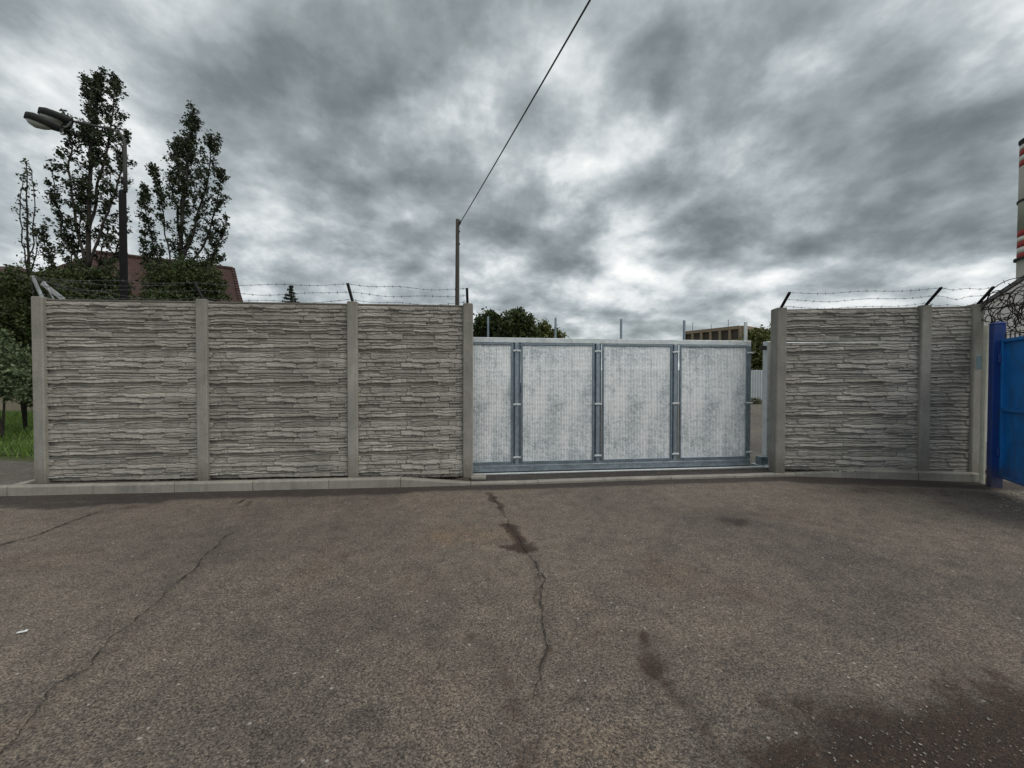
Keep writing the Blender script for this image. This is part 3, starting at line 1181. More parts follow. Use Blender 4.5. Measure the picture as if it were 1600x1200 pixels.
for (a, b) in spans:
    fr = MB()
    fw = .028
    fr.box((a + fw / 2, -.045, (z0 + z1) / 2), (fw, .025, z1 - z0), None, .003)
    fr.box((b - fw / 2, -.045, (z0 + z1) / 2), (fw, .025, z1 - z0), None, .003)
    fr.box(((a + b) / 2, -.045, z1 - fw / 2), (b - a - 2 * fw - .002, .024, fw), None, .003)
    fr.box(((a + b) / 2, -.045, z0 + fw / 2), (b - a - 2 * fw - .002, .024, fw), None, .003)
    sh = MB()
    ox, oz = (a + b) / 2, z0
    nseg = 14
    x0_, x1_ = a + .018 - ox, b - .018 - ox
    # slightly buckled sheet
    vs, fs = [], []
    for j in range(nseg + 1):
        for i in range(nseg + 1):
            xx = x0_ + (x1_ - x0_) * i / nseg
            zz_ = .018 + (z1 - z0 - .036) * j / nseg
            yy = -.038 + .006 * mnoise.noise(Vector((xx * 2.5 + a * 5, zz_ * 2.5, 3)))
            vs.append((xx, yy, zz_))
    for j in range(nseg):
        for i in range(nseg):
            q = j * (nseg + 1) + i
            fs.append((q, q + 1, q + nseg + 2, q + nseg + 1))
    sh.add(vs, fs)
    s_ = sh.build('mesh_panel', M['mesh'], gate, True)
    s_.location = (ox, 0, oz)
    f_ = fr.build('panel_frame', M['galv'], s_)
    f_.location = (-ox, 0, -oz)
for px in (763, 869, 972, 1071, 1167.5):
    x = gx(px)
    m_ = MB()
    m_.box((x, .05, 2.25), (.03, .03, .52) if px < 1160 else (.05, .03, .5), None, .003)
    m_.build('wire_holder', M['galv_light'] if px > 1160 else M['galv'], gate)

# catch post with receiver and foot plate
cp_ = line_at(1200, (pp(1190, 6.55)), (pp(1215, 6.57)))
post = empty('catch_post', (cp_.x, cp_.y, 0), gang)
tag(post, 'square galvanised catch post with receiver bracket beside the right concrete post of the gateway', 'post')
m_ = MB()
m_.box((.0, .0, 1.11), (.12, .12, 2.12), Matrix.Rotation(R(-6), 3, 'Z'), .008)
m_.build('pole', M['galv_light'], post)
m_ = MB()
m_.box((-.11, -.02, 2.06), (.11, .05, .07), None, .006)
m_.box((-.15, -.05, 2.06), (.03, .02, .09), None, .004)
m_.build('receiver', M['dark_steel'], post)
m_ = MB()
m_.box((-.12, -.02, .135), (.14, .12, .17), None, .006)
m_.build('roller_stop', M['galv'], post)
m_ = MB()
m_.box((.0, -.05, .067), (.40, .34, .014), None, .003)
for bx_ in (-.15, .12):
    m_.lathe([(.014, 0), (.014, .02), (.006, .035)], (bx_, -.17, .074), 8)
m_.build('foot_plate', M['galv_light'], post)

# ground track
m_ = MB()
m_.box((0, 0, 0), ((gB - gA).length + .55, .04, .022), None, .004)
tr = m_.build('gate_track', M['galv_light'])
c_ = (gA + gB) / 2 - Vector((-gd.y, gd.x)) * .09
tr.location = (c_.x + .12, c_.y, .062)
tr.rotation_euler = (0, 0, gang)
tag(tr, 'thin pale steel strip on the ground under the sliding gate', 'track')

# small concrete pad at foot of the left gateway post
m_ = MB()
m_.box((0, 0, 0), (.22, .16, .05), None, .01)
pd = m_.build('concrete_pad', M['kerb'])
pd.location = (-.50, 5.72, .06)
tag(pd, 'small pale concrete pad at the foot of the fence post left of the gate', 'pad')

# ------------------------------------------------------------------ blue gate at right
bdir = Vector((-.504, -.864)).normalized()     # leaf swings towards the viewer
bang = math.atan2(bdir.y, bdir.x)
bp = Vector((6.83, 5.42))
bg_ = empty('blue_gate', (bp.x, bp.y, 0), bang)
tag(bg_, 'bright blue sheet-steel gate leaf standing open at the right edge, topped with short spikes', 'gate')
m_ = MB()
m_.box((.012, 0, 1.12), (.12, .12, 2.34), None, .008)
m_.lathe([(.088, 0), (.088, .012), (.05, .03), (.0, .04)], (.012, 0, 2.291), 4, 0, Matrix.Rotation(R(45), 3, 'Z'))
po = m_.build('post', M['blue_deep'], bg_)
po.rotation_euler = (0, R(0), 0)
LX0, LX1 = .078, 2.3
m_ = MB()
for zc in (.17, 1.10, 2.05):
    m_.box(((LX0 + LX1) / 2, .03, zc), (LX1 - LX0, .05, .045), None, .004)
for xc in (LX0 + .02, (LX0 + LX1) / 2, LX1 - .02):
    m_.box((xc, .03, 1.11), (.045, .046, 1.84), None, .004)
m_.build('leaf_frame', M['blue'], bg_)
m_ = MB()
# two sheets with pressed diamond pyramids
for (za, zb_) in ((.19, 1.08), (1.12, 2.03)):
    xa, xb_ = LX0 + .04, LX1 - .04
    n = 3
    for k in range(n):
        x0_ = xa + (xb_ - xa) * k / n
        x1_ = xa + (xb_ - xa) * (k + 1) / n
        xm, zm = (x0_ + x1_) / 2, (za + zb_) / 2
        # sheet with a raised diamond
        vs = [(x0_, .04, za), (xm, .04, za), (x1_, .04, za), (x1_, .04, zm), (x1_, .04, zb_), (xm, .04, zb_), (x0_, .04, zb_), (x0_, .04, zm), (xm, .062, zm)]
        fs = [(0, 1, 7), (1, 2, 3), (3, 4, 5), (5, 6, 7), (1, 3, 8), (3, 5, 8), (5, 7, 8), (7, 1, 8)]
        m_.add(vs, fs)
m_.build('sheet', M['blue'], bg_)
m_ = MB()
for k in range(22):
    x = LX0 + .06 + k * .1
    m_.tube([(x, .03, 2.07), (x, .03, 2.14), (x, .03, 2.19)], [.007, .007, .001], 6)
m_.bar((LX0 + .03, .03, 2.125), (LX1, .03, 2.125), .008, .008)
m_.build('spike', M['dark_steel'], bg_)
for zc in (.45, 1.75):
    m_ = MB()
    m_.lathe([(.02, 0), (.02, .12)], (.088, .0, zc), 10)
    m_.build('hinge', M['blue_deep'], bg_)

# cream pipe between fence and blue gate
m_ = MB()
a, b = Vector((6.93, 5.60)), 0
m_.tube([(0, 0, .0), (0.0, 0, 1.2), (.02, 0, 2.30)], [.028, .028, .028], 12)
jb = m_.build('downpipe', M['cream'])
jb.location = (6.88, 5.60, .0)
tag(jb, 'cream vertical pipe between the last fence post and the blue gate post', 'pipe')
m_ = MB()
m_.box((0, 0, 0), (.07, .06, .20), None, .006)
m_.box((0, -.032, 0), (.055, .006, .18), None, .003)
jb = m_.build('junction_box', M['junction'])
jb.location = (6.90, 5.66, 1.77)
tag(jb, 'small pale blue box fixed in the slot next to the last fence post', 'box')

# razor wire coil over blue gate
rz = empty('razor_wire', (6.95, 5.75, 2.35))
tag(rz, 'tangled coil of rusty razor wire above the blue gate', 'razor wire')
m_ = MB()
rr = random.Random(5)
for (za, rad0, turns, seed_) in ((.16, .22, 26, 1), (.34, .20, 22, 2), (.02, .16, 24, 3)):
    pts = []
    ax0, ax1 = Vector((0.06, -.12, za)), Vector((1.6, -.75, za + .08))
    for i in range(620):
        t = i / 620
        a = t * 2 * math.pi * turns
        c = ax0.lerp(ax1, t)
        r_ = rad0 + .08 * math.sin(t * 40 + seed_) + .03 * math.sin(t * 97 + seed_ * 2)
        r_ *= min(1, .5 + t * 4)
        pts.append(c + Vector((math.sin(a * .5 + seed_) * .10, math.cos(a) * r_, math.sin(a) * r_)))
    m_.tube(pts, .0055, 4, False)
    for i in range(0, 620, 3):
        p = pts[i]
        v = Vector((rr.uniform(-1, 1), rr.uniform(-1, 1), rr.uniform(-1, 1))).normalized() * .028
        m_.bar(p - v, p + v, .009, .004)
m_.build('coil', M['rust'], rz)
m_ = MB()
m_.bar((.14, .26, -2.3), (.14, .26, .22), .10, .06)  # lower length is dark filler added so the slot beside the pipe looks dark
m_.bar((.14, .24, .2), (.05, -.05, .24), .03, .03)
m_.bar((.03, -.02, .2), (1.6, -.66, .40), .02, .02)
m_.bar((1.6, -.7, -2.3), (1.6, -.7, .42), .05, .05)
m_.build('support_and_gap_filler', M['dark_steel'], rz)

# ------------------------------------------------------------------ gravel along fence, pebbles on the road


def rocks(name, spots, mat, label=None, cat=None):
    m_ = MB()
    for (p, s) in spots:
        q = [Vector((1, 0, 0)), Vector((0, 1, 0)), Vector((-1, 0, 0)), Vector((0, -1, 0)), Vector((0, 0, .8)), Vector((.7, .7, .4)), Vector((-.7, .7, .45)),
             Vector((-.7, -.7, .4)), Vector((.7, -.7, .45))]
        a = random.uniform(0, 6.28)
        rot = Matrix.Rotation(a, 3, 'Z')
        sc = (random.uniform(.7, 1.3), random.uniform(.6, 1.1), random.uniform(.5, 1))
        vs = []
        for v in q:
            v = v * random.uniform(.75, 1.2)
            v = rot @ Vector((v.x * sc[0], v.y * sc[1], v.z * sc[2])) * s
            vs.append(Vector(p) + v)
        fs = [(0, 5, 8), (1, 6, 5), (2, 7, 6), (3, 8, 7), (4, 5, 6), (4, 6, 7), (4, 7, 8), (4, 8, 5), (0, 1, 5), (1, 2, 6), (2, 3, 7), (3, 0, 8)]
        m_.add(vs, fs)
    o = m_.build(name, mat)
    tag(o, label, cat, kind='stuff')
    return o


sp = []
for i in range(900):
    px = random.uniform(75, 722)
    if px < 540 and random.random() < .55:
        continue
    w_ = line_at(px, *WL)
    k = kpoint(max(-6.5, w_.x * .97))
    t = random.uniform(.3, .98)
    y_ = k[1] + .1 + (w_.y - .06 - k[1] - .1) * t
    sp.append(((w_.x * (y_ / w_.y), y_, .096), random.uniform(.008, .019) * (2.1 if px > 560 else .8)))
rocks('gravel', sp, M['darkgravel'], 'dark crumbs of earth and asphalt along the foot of the left fence', 'gravel')
sp = []
for i in range(200):
    px = random.uniform(1225, 1520)
    w_ = line_at(px, *WR)
    sp.append(((w_.x, w_.y - random.uniform(.05, .1), .10), random.uniform(.006, .016)))
rocks('gravel', sp, M['darkgravel'], 'dark crumbs of earth along the foot of the right fence', 'gravel')
sp = []
for i in range(2600):
    x = random.uniform(-8, 8)
    y = random.uniform(1.0, 5.3)
    sp.append(((x, y, .004), random.uniform(.0015, .0042)))
for i in range(350):
    q = PG(random.gauss(1450, 150), random.gauss(1180, 45))
    sp.append(((q.x, q.y, .004), random.uniform(.002, .005)))
for i in range(200):
    q = PG(random.uniform(1560, 1640), random.uniform(766, 800))
    sp.append(((q.x, q.y, .004), random.uniform(.004, .016)))
rocks('gravel', sp, M['gravel'], 'loose pale grit scattered over the asphalt', 'gravel')

m_ = MB()
q = PG(35, 990)
M3 = Matrix.Rotation(R(25), 3, 'Z')
m_.box((q.x, q.y, .012), (.045, .016, .006), M3, .002)
m_.box((q.x + .012, q.y + .006, .014), (.016, .012, .008), Matrix.Rotation(R(60), 3, 'Z'), .002)
o = m_.build('litter', M['litter'])
tag(o, 'tiny scrap of white litter lying on the asphalt at the left', 'litter')

# ------------------------------------------------------------------ foliage


def leaves_mesh(name, centers, per, spread, size, mat, parent=None, squash=1.0, seed=0, up=.0):
    g_ = np.random.default_rng(seed)
    C = np.repeat(np.asarray(centers, dtype=float), per, axis=0)
    n = len(C)
    sp_ = np.asarray(spread)
    if sp_.ndim == 1:
        sp_ = np.repeat(sp_, per)[:, None]
    off = g_.normal(size=(n, 3))
    off /= np.linalg.norm(off, axis=1, keepdims=True) + 1e-9
    off *= (g_.random((n, 1)) ** .6) * sp_
    off[:, 2] *= squash
    C = C + off
    a = g_.normal(size=(n, 3))
    a /= np.linalg.norm(a, axis=1, keepdims=True)
    b = np.cross(a, g_.normal(size=(n, 3)))
    b /= np.linalg.norm(b, axis=1, keepdims=True) + 1e-9
    s = size * g_.uniform(.6, 1.35, (n, 1))
    nrm = np.cross(a, b)
    v0 = C - a * s * .5
    v1 = C + b * s * .36 + nrm * s * .08
    v2 = C + a * s * .5
    v3 = C - b * s * .36 + nrm * s * .08
    V = np.stack([v0, v1, v2, v3], 1).reshape(-1, 3)
    Fq = np.arange(n * 4).reshape(n, 4)
    return np_mesh(name, V, Fq, mat, parent)


def limb_tree(name, label, Z, limbs, leafmat, size=.13, per=16, seed=1, twig=.9, group=None, depth=1.2, dens=1.0, cat='tree'):
    """limbs : list of (photo polyline, base radius m, spread px, leafy from fraction, density)"""
    rr = random.Random(seed)
    base = P(limbs[0][0][0][0], 597, Z)
    root = empty(name, (base.x, Z, 0))
    tag(root, label, cat, group)
    O = Vector((base.x, Z, 0))
    wood = MB()
    cen, spr = [], []
    for li, (poly, rad, spx, leaf0, dn) in enumerate(limbs):
        dz = 0 if li == 0 else rr.uniform(-depth, depth)
        pts = []
        tot = len(poly) - 1
        for k in range(tot):
            for s in range(5):
                t = s / 5
                x = poly[k][0] * (1 - t) + poly[k + 1][0] * t
                y = poly[k][1] * (1 - t) + poly[k + 1][1] * t
                g_ = (k + t) / tot
                pts.append((P(x, y, Z + dz * g_) - O))
        pts.append(P(poly[-1][0], poly[-1][1], Z + dz) - O)
        n = len(pts)
        pts = [p + Vector((mnoise.noise(Vector((i * .4, li, 1))), mnoise.noise(Vector((i * .4, li, 7))), 0)) * .12 for i, p in enumerate(pts)]
        wood.tube(pts, [rad * .55 * (1 - .9 * i / (n - 1)) + .008 for i in range(n)], 7)
        sm = spx / F * Z
        # twigs
        L = sum((q - p).length for p, q in zip(pts[:-1], pts[1:]))
        nt_ = int(L * 7.5 * dn * dens)
        for j in range(nt_):
            t = leaf0 + (1 - leaf0) * rr.random()
            k = min(n - 2, int(t * (n - 1)))
            p = pts[k].lerp(pts[k + 1], rr.random())
            taper = min(1, .35 + 1.6 * (1 - t)) if t > .6 else 1
            ln = sm * rr.uniform(.2, 1.25) * taper * twig
            a = rr.uniform(0, 6.283)
            v = Vector((math.cos(a), math.sin(a), rr.uniform(.3, 1.3))).normalized() * ln
            q = p + v * .6 + Vector((0, 0, ln * .05))
            r_ = p + v + Vector((0, 0, ln * .25))
            wood.tube([p, q, r_], [.018, .011, .004], 4, False)
            for c in range(3):
                cc = q.lerp(r_, c / 2 + rr.uniform(-.2, .2))
                cen.append(cc)
                spr.append(rr.uniform(.08, .22) * Z / 16)
    wood.build('trunk', M['bark'], root, True)
    leaves_mesh('crown', [tuple(c) for c in cen], per, spr, size, leafmat, root, seed=seed)
    return root


limb_tree('poplar_tree', 'tallest poplar with a narrow ragged crown behind the street lamp arm', 16, [
    ([(137, 560), (137, 440), (139, 340), (140, 240), (150, 170), (158, 112)], .19, 28, .30, 1.3),
    ([(139, 380), (150, 300), (168, 230), (178, 160), (180, 125)], .09, 22, .25, 1.2),
    ([(138, 420), (160, 350), (182, 300), (192, 250), (194, 200)], .08, 20, .35, .8),
    ([(137, 420), (118, 350), (110, 280), (108, 215), (104, 180)], .09, 18, .3, 1.0),
    ([(137, 440), (105, 380), (88, 320), (84, 262)], .08, 18, .3, 1.0),
    ([(138, 300), (144, 240), (140, 180), (136, 125)], .07, 18, .2, 1.2),
    ([(138, 470), (120, 400), (128, 330), (126, 280)], .05, 22, .1, 1.0),
    ([(138, 470), (158, 400), (168, 350), (166, 300)], .05, 22, .1, 1.0),
    ([(130, 470), (95, 430), (72, 390), (66, 350)], .07, 16, .3, .7),
    ([(140, 470), (170, 420), (186, 380), (194, 330)], .07, 18, .3, .9),
    ([(137, 480), (120, 440), (112, 400), (110, 370)], .05, 24, .1, 1.2),
    ([(139, 490), (160, 460), (180, 440)], .05, 24, .1, 1.3),
], M['leaf_poplar'], .098, 12, 3, group='poplars behind the fence')
limb_tree('poplar_tree', 'bushy poplar with a separate thin left stem, standing right of the lamp pole', 17, [
    ([(283, 560), (282, 440), (284, 350), (292, 260), (303, 172)], .19, 30, .3, 1.5),
    ([(284, 420), (305, 350), (325, 280), (332, 215)], .08, 24, .2, 1.3),
    ([(284, 430), (320, 380), (340, 320), (346, 270)], .07, 20, .2, 1.1),
    ([(284, 440), (325, 410), (346, 370), (354, 335)], .07, 16, .2, 1.2),
    ([(283, 380), (272, 310), (276, 250), (280, 215)], .07, 20, .2, 1.2),
    ([(270, 470), (262, 380), (252, 320), (240, 262)], .05, 12, .45, .8),
    ([(265, 460), (240, 390), (228, 330), (224, 290)], .05, 13, .2, 1.3),
    ([(275, 470), (240, 430), (228, 400), (224, 365)], .05, 14, .2, 1.1),
    ([(283, 470), (300, 440), (320, 420), (345, 405)], .05, 22, .1, 1.3),
    ([(283, 330), (290, 260), (298, 200)], .05, 22, .2, 1.2),
], M['leaf_poplar'], .098, 12, 5, group='poplars behind the fence')
limb_tree('poplar_tree', 'thin half-bare young poplar at the far left', 15, [
    ([(44, 560), (44, 430), (43, 340), (40, 252)], .09, 12, .35, .55),
    ([(44, 420), (52, 370), (54, 310), (48, 262)], .03, 8, .3, .35),
    ([(44, 430), (34, 380), (32, 320), (36, 270)], .03, 8, .3, .35),
    ([(44, 440), (56, 400), (58, 360)], .03, 10, .2, .9),
], M['leaf_poplar'], .09, 3, 8, group='poplars behind the fence')


def shrub(name, label, lumps, mat, n, size, seed, cat='shrub', group=None, trunk_to=0.0):
    """lumps: (x,y,z,rx,rz) ellipsoid lumps"""
    g_ = np.random.default_rng(seed)
    base = Vector((sum(l[0] for l in lumps) / len(lumps), sum(l[1] for l in lumps) / len(lumps), 0))
    root = empty(name, base)
    tag(root, label, cat, group)
    cen = []
    w_ = np.array([l[3] ** 2 * l[4] for l in lumps])
    w_ = w_ / w_.sum()
    for k, (x, y, z, rx, rz_) in enumerate(lumps):
        m2 = int(n * w_[k]) + 1
        d = g_.normal(size=(m2, 3))
        d /= np.linalg.norm(d, axis=1, keepdims=True)
        rad = g_.random((m2, 1)) ** .45
        ns = np.array([1 + .6 * mnoise.noise(Vector(v) * 2.4 + Vector((k * 7, seed, 0))) for v in d])[:, None]
        q = d * rad * ns * np.array([rx, rx, rz_]) + np.array([x, y, z]) - np.array(base)
        # gaps
        keep = np.array([mnoise.noise(Vector(v) * (1.6 / max(.3, rx)) * 1.6 + Vector((seed, 0, 0))) > -.16 for v in q])
        cen.append(q[keep])
    cen = np.concatenate(cen)
    leaves_mesh('crown', cen, 6, np.full(len(cen), size * 1.6), size, mat, root, seed=seed)
    wd = MB()
    rr = random.Random(seed)
    for k, (x, y, z, rx, rz_) in enumerate(lumps[:4] if cat == 'tree' else lumps[:2]):
        p0 = Vector((0, 0, trunk_to))
        c = Vector((x, y, z)) - base
        wd.tube([p0 + Vector((rr.uniform(-.1, .1), rr.uniform(-.1, .1), 0)), p0.lerp(c, .5) + Vector((0, 0, -.1 * rz_)), c, c + Vector((0, 0, rz_ * .7))],
                [max(.02, rx * .06), max(.015, rx * .045), max(.01, rx * .03), .006], 6)
        for j in range(6):
            a = rr.uniform(0, 6.28)
            v = Vector((math.cos(a) * rx * .8, math.sin(a) * rx * .8, rr.uniform(-.2, .8) * rz_))
            wd.tube([c - Vector((0, 0, rz_ * .4)), c + v * .5, c + v], [max(.01, rx * .03), .01, .004], 5)
    if trunk_to == 0:
        pass
    wd.build('trunk', M['bark'], root, True)
    return root


def lump(px, py, Y, rpx, rpy):
    p = P(px, py, Y)
    return (p.x, Y, p.z, rpx / F * Y, rpy / F * Y)


shrub('shrub', 'tall dark shrub filling the corner left of the first fence post', [
    lump(35, 450, 10.5, 34, 32), lump(20, 500, 10.2, 34, 40), lump(50, 520, 10.6, 32, 50), lump(58, 580, 10.4, 22, 45), lump(75, 480, 10.8, 26, 50),
    lump(-20, 470, 11, 40, 50), lump(50, 610, 10.4, 18, 30), lump(20, 560, 10.6, 30, 40)], M['leaf_dark'], 6500, .075, 12)
shrub('shrub', 'pale flowering shrub with whitish leaves at the left edge', [
    lump(8, 565, 9.2, 30, 32), lump(-20, 550, 9.3, 34, 40), lump(22, 590, 9.1, 22, 22), lump(0, 600, 9.1, 30, 24), lump(-25, 600, 9.2, 26, 26), lump(30, 612, 9.2, 16, 16)], M['leaf_pale'], 1700, .075, 14)
shrub('shrub', 'dark green undergrowth below the tallest poplar', [
    lump(90, 450, 14, 30, 28), lump(135, 450, 14.2, 34, 30), lump(110, 470, 13.8, 40, 30), lump(170, 445, 14.4, 24, 30), lump(180, 480, 14, 30, 26)],
    M['leaf_dark'], 5200, .09, 15)
shrub('shrub', 'dark green undergrowth below the bushy poplar right of the lamp pole', [
    lump(255, 445, 15, 26, 34), lump(300, 440, 15.2, 34, 34), lump(325, 450, 15, 26, 30), lump(280, 475, 14.6, 40, 26)], M['leaf_dark'], 5200, .09, 16)
shrub('broadleaf_tree', 'round dark tree left of the two crowns above the gate', [
    lump(765, 506, 34, 24, 19), lump(752, 520, 34, 16, 16), lump(780, 520, 34.5, 22, 20)], M['leaf_dark'], 2200, .26, 18, 'tree', 'trees beyond the gate')
shrub('broadleaf_tree', 'larger round dark tree in the middle above the gate', [
    lump(808, 504, 33, 24, 18), lump(800, 520, 33, 26, 22), lump(825, 520, 33.2, 16, 20)], M['leaf_dark'], 2400, .26, 19, 'tree', 'trees beyond the gate')
shrub('broadleaf_tree', 'smallest lighter tree rightmost of the crowns above the gate', [
    lump(850, 520, 36, 12, 16), lump(866, 528, 36, 14, 12)], M['leaf_olive'], 1000, .24, 20, 'tree', 'trees beyond the gate')
shrub('broadleaf_tree', 'olive green tree growing against the right side of the brown block', [
    lump(1178, 550, 38, 22, 26), lump(1186, 532, 38.5, 16, 18), lump(1160, 552, 39, 20, 18), lump(1192, 560, 37.5, 14, 24), lump(1172, 527, 38.3, 9, 9), lump(1195, 523, 38.3, 8, 8)], M['leaf_olive'], 3400, .26, 21, 'tree')
shrub('broadleaf_tree', 'sparse pale tree glimpsed between the catch post and the concrete post', [
    lump(1206, 525, 44, 8, 22), lump(1212, 545, 44, 10, 24)], M['leaf_pale'], 260, .22, 22, 'tree')

# small spruce tip
root = empty('spruce_tree', P(455, 597, 22).xy.to_3d())
tag(root, 'small pointed spruce tip rising above the middle of the left fence', 'tree')
O = root.location.copy()
m_ = MB()
tip = P(454, 447, 22) - O
m_.tube([(0, 0, 0), (0, 0, tip.z * .6), (tip.x, 0, tip.z)], [.1, .06, .01], 7)
m_.build('trunk', M['bark'], root, True)
cen = []
rr = random.Random(4)
z = tip.z - .05
while z > 2.2:
    reach = .06 + (tip.z - z) * .36
    for k in range(6):
        a = rr.uniform(0, 6.28)
        for s in range(5):
            t = (s + 1) / 5
            cen.append((tip.x + math.cos(a) * reach * t, math.sin(a) * reach * t, z - .12 * t * reach + .18 * t * t * reach))
    z -= .17
leaves_mesh('crown', cen, 7, np.full(len(cen), .07), .10, M['leaf_spruce'], root, seed=3)

# grass on the bank left of the fence
g_ = np.random.default_rng(5)
n = 26000
gx_ = g_.uniform(-22, -6.4, n)
gy_ = g_.uniform(6.3, 15, n)
keep = gy_ > 6.75 - (gx_ + 6.7) * .20
gx_, gy_ = gx_[keep], gy_[keep]
n = len(gx_)
hgt = .05 + .16 * fbm(gx_ * 1.3, gy_ * 1.3, 3, 2) ** 1.5 + g_.uniform(0, .07, n)
gz = .02 + np.clip((gy_ - 7), 0, 10) * .03
ang_ = g_.uniform(0, 6.28, n)
wd_ = .010 + .008 * g_.random(n)
ln = g_.normal(size=(n, 2)) * .05
b0 = np.stack([gx_ - np.cos(ang_) * wd_, gy_ - np.sin(ang_) * wd_, gz], 1)
b1 = np.stack([gx_ + np.cos(ang_) * wd_, gy_ + np.sin(ang_) * wd_, gz], 1)
b2 = np.stack([gx_ + ln[:, 0], gy_ + ln[:, 1], gz + hgt], 1)
V = np.stack([b0, b1, b2], 1).reshape(-1, 3)
o = np_mesh('grass', V, np.arange(n * 3).reshape(n, 3), M['grass'])
tag(o, 'rough green grass on the bank left of the fence', 'grass', kind='stuff')
m_ = MB()
m_.add([(-26, 8.6, .0), (-14, 8.1, .0), (-6.6, 6.6, .0), (-6.2, 7.4, .03), (-6.2, 16, .30), (-26, 16, .30)], [(0, 1, 2, 3), (0, 3, 4, 5)])
o = m_.build('grass_bank', M['earth'])
tag(o, kind='structure')

# ------------------------------------------------------------------ street lamp
LZ = 9.7
lb = P(196, 597, LZ)
lamp = empty('street_lamp', (lb.x, LZ, 0))
tag(lamp, 'tall street lamp with two oval heads on a curved arm behind the left fence', 'street lamp')
O = Vector((lb.x, LZ, 0))
zs = P(196, 300, LZ).z
m_ = MB()
m_.tube([(0, 0, 0), (0, 0, zs - .1), (0, 0, zs), (0, 0, zs + .05)], [.085, .072, .07, .045], 16)
m_.build('pole', M['lamp_dark'], lamp, True)
m_ = MB()
arm = [P(196, 300, LZ), P(195.5, 260, LZ), P(195, 228, LZ), P(193, 216, LZ - .02), P(187, 208, LZ - .05), P(176, 202, LZ - .1), P(150, 197, LZ - .25), P(112, 189, LZ - .4)]
m_.tube([p - O for p in arm], [.042, .04, .038, .034, .032, .03, .028, .026], 10)
arm2 = [P(176, 202, LZ - .1), P(150, 200, LZ - .5), P(120, 201, LZ - 1.0), P(96, 203, LZ - 1.35)]
m_.build('arm', M['lamp_grey'], lamp, True)
m_ = MB()
for (pa, pb, za, zb_, wd_) in ((P(113, 190, LZ - .4), P(62, 174, LZ - .55), 0, 0, .15), (P(97, 201, LZ - .75), P(41, 181, LZ - .9), 0, 0, .16)):
    a, b = pa - O, pb - O
    ax = (b - a)
    L = ax.length
    ax.normalize()
    side = ax.cross(Vector((0, 0, 1))).normalized()
    up = side.cross(ax)
    Mx = Matrix((ax, side, up)).transposed()
    sh, cv_ = MB(), MB()
    # oval shell : stations along axis with half widths
    st = [(0, .04), (.06, .06), (.2, .095), (.45, .13), (.75, .142), (.92, .11), (1, .045)]
    ring = 14
    vs, vs2, fs = [], [], []
    for (t, hw) in st:
        for k in range(ring + 1):
            an = math.pi * k / ring
            vs.append(a + Mx @ Vector((t * L, math.cos(an) * hw, math.sin(an) * hw * .62 + .03)))
    for i in range(len(st) - 1):
        for k in range(ring):
            q = i * (ring + 1) + k
            fs.append((q, q + 1, q + ring + 2, q + ring + 1))
    o0 = len(vs)
    sh.add(vs, fs)
    # skirt
    vs = []
    for (t, hw) in st:
        vs += [a + Mx @ Vector((t * L, hw, .03)), a + Mx @ Vector((t * L, hw * .96, -.075)), a + Mx @ Vector((t * L, -hw * .96, -.075)), a + Mx @ Vector((t * L, -hw, .03))]
    fs = []
    for i in range(len(st) - 1):
        for k in range(3):
            q = i * 4 + k
            fs.append((q, q + 1, q + 5, q + 4))
    fs += [(0, 1, 2, 3), tuple((len(st) - 1) * 4 + k for k in (3, 2, 1, 0))]
    sh.add(vs, fs)
    head = sh.build('lamp_head', M['lamp_shell'], lamp, True)
    st2 = [(.30, .02, .0), (.36, .075, .035), (.5, .105, .06), (.7, .12, .075), (.85, .10, .055), (.93, .03, .0)]
    vs, fs = [], []
    for (t, hw, dp) in st2:
        for k in range(11):
            an = math.pi * k / 10
            vs.append(a + Mx @ Vector((t * L, math.cos(an) * hw, -.074 - math.sin(an) * dp * 1.5)))
    for i in range(len(st2) - 1):
        for k in range(10):
            q = i * 11 + k
            fs.append((q, q + 1, q + 12, q + 11))
    cv_.add(vs, fs)
    cv_.build('lamp_cover', M['lamp_glass'], head, True)
m_.tube([P(112, 189, LZ - .4) - O, P(104, 198, LZ - .6) - O, P(95, 200, LZ - .76) - O], .016, 8)
m_.build('bracket', M['lamp_grey'], lamp, True)

# ------------------------------------------------------------------ wooden utility pole and cable
UZ = 15.7
ub = P(714.5, 597, UZ)
up_ = empty('utility_pole', (ub.x, UZ, 0))
tag(up_, 'dark wooden utility pole behind the fence just left of the gate', 'pole')
O = Vector((ub.x, UZ, 0))
ut = P(715, 343, UZ) - O
m_ = MB()
m_.tube([(0, 0, 0), (0, 0, ut.z * .5), ut], [.10, .09, .075], 14)
m_.build('pole', M['wood'], up_, True)
m_ = MB()
ins = Vector((.14, -.08, ut.z - .22))
m_.bar((0, 0, ut.z - .25), ins, .03, .03)
m_.tube([ins, ins + Vector((0, 0, .06)), ins + Vector((0, 0, .12)), ins + Vector((0, 0, .16))], [.02, .04, .035, .02], 10)
m_.build('insulator', M['dark_steel'], up_)
for (dx, dz) in ((.06, -.5), (.07, -1.0)):
    m_ = MB()
    m_.box((ut.x + .08, -.04, ut.z + dz), (.05, .04, .06), None, .005)
    m_.build('bracket', M['dark_steel'], up_)
a = O + ins + Vector((0, 0, .05))
mid = P(922, 0, 6.2)
mid2 = P(822, 178, 9.0)
pts = []
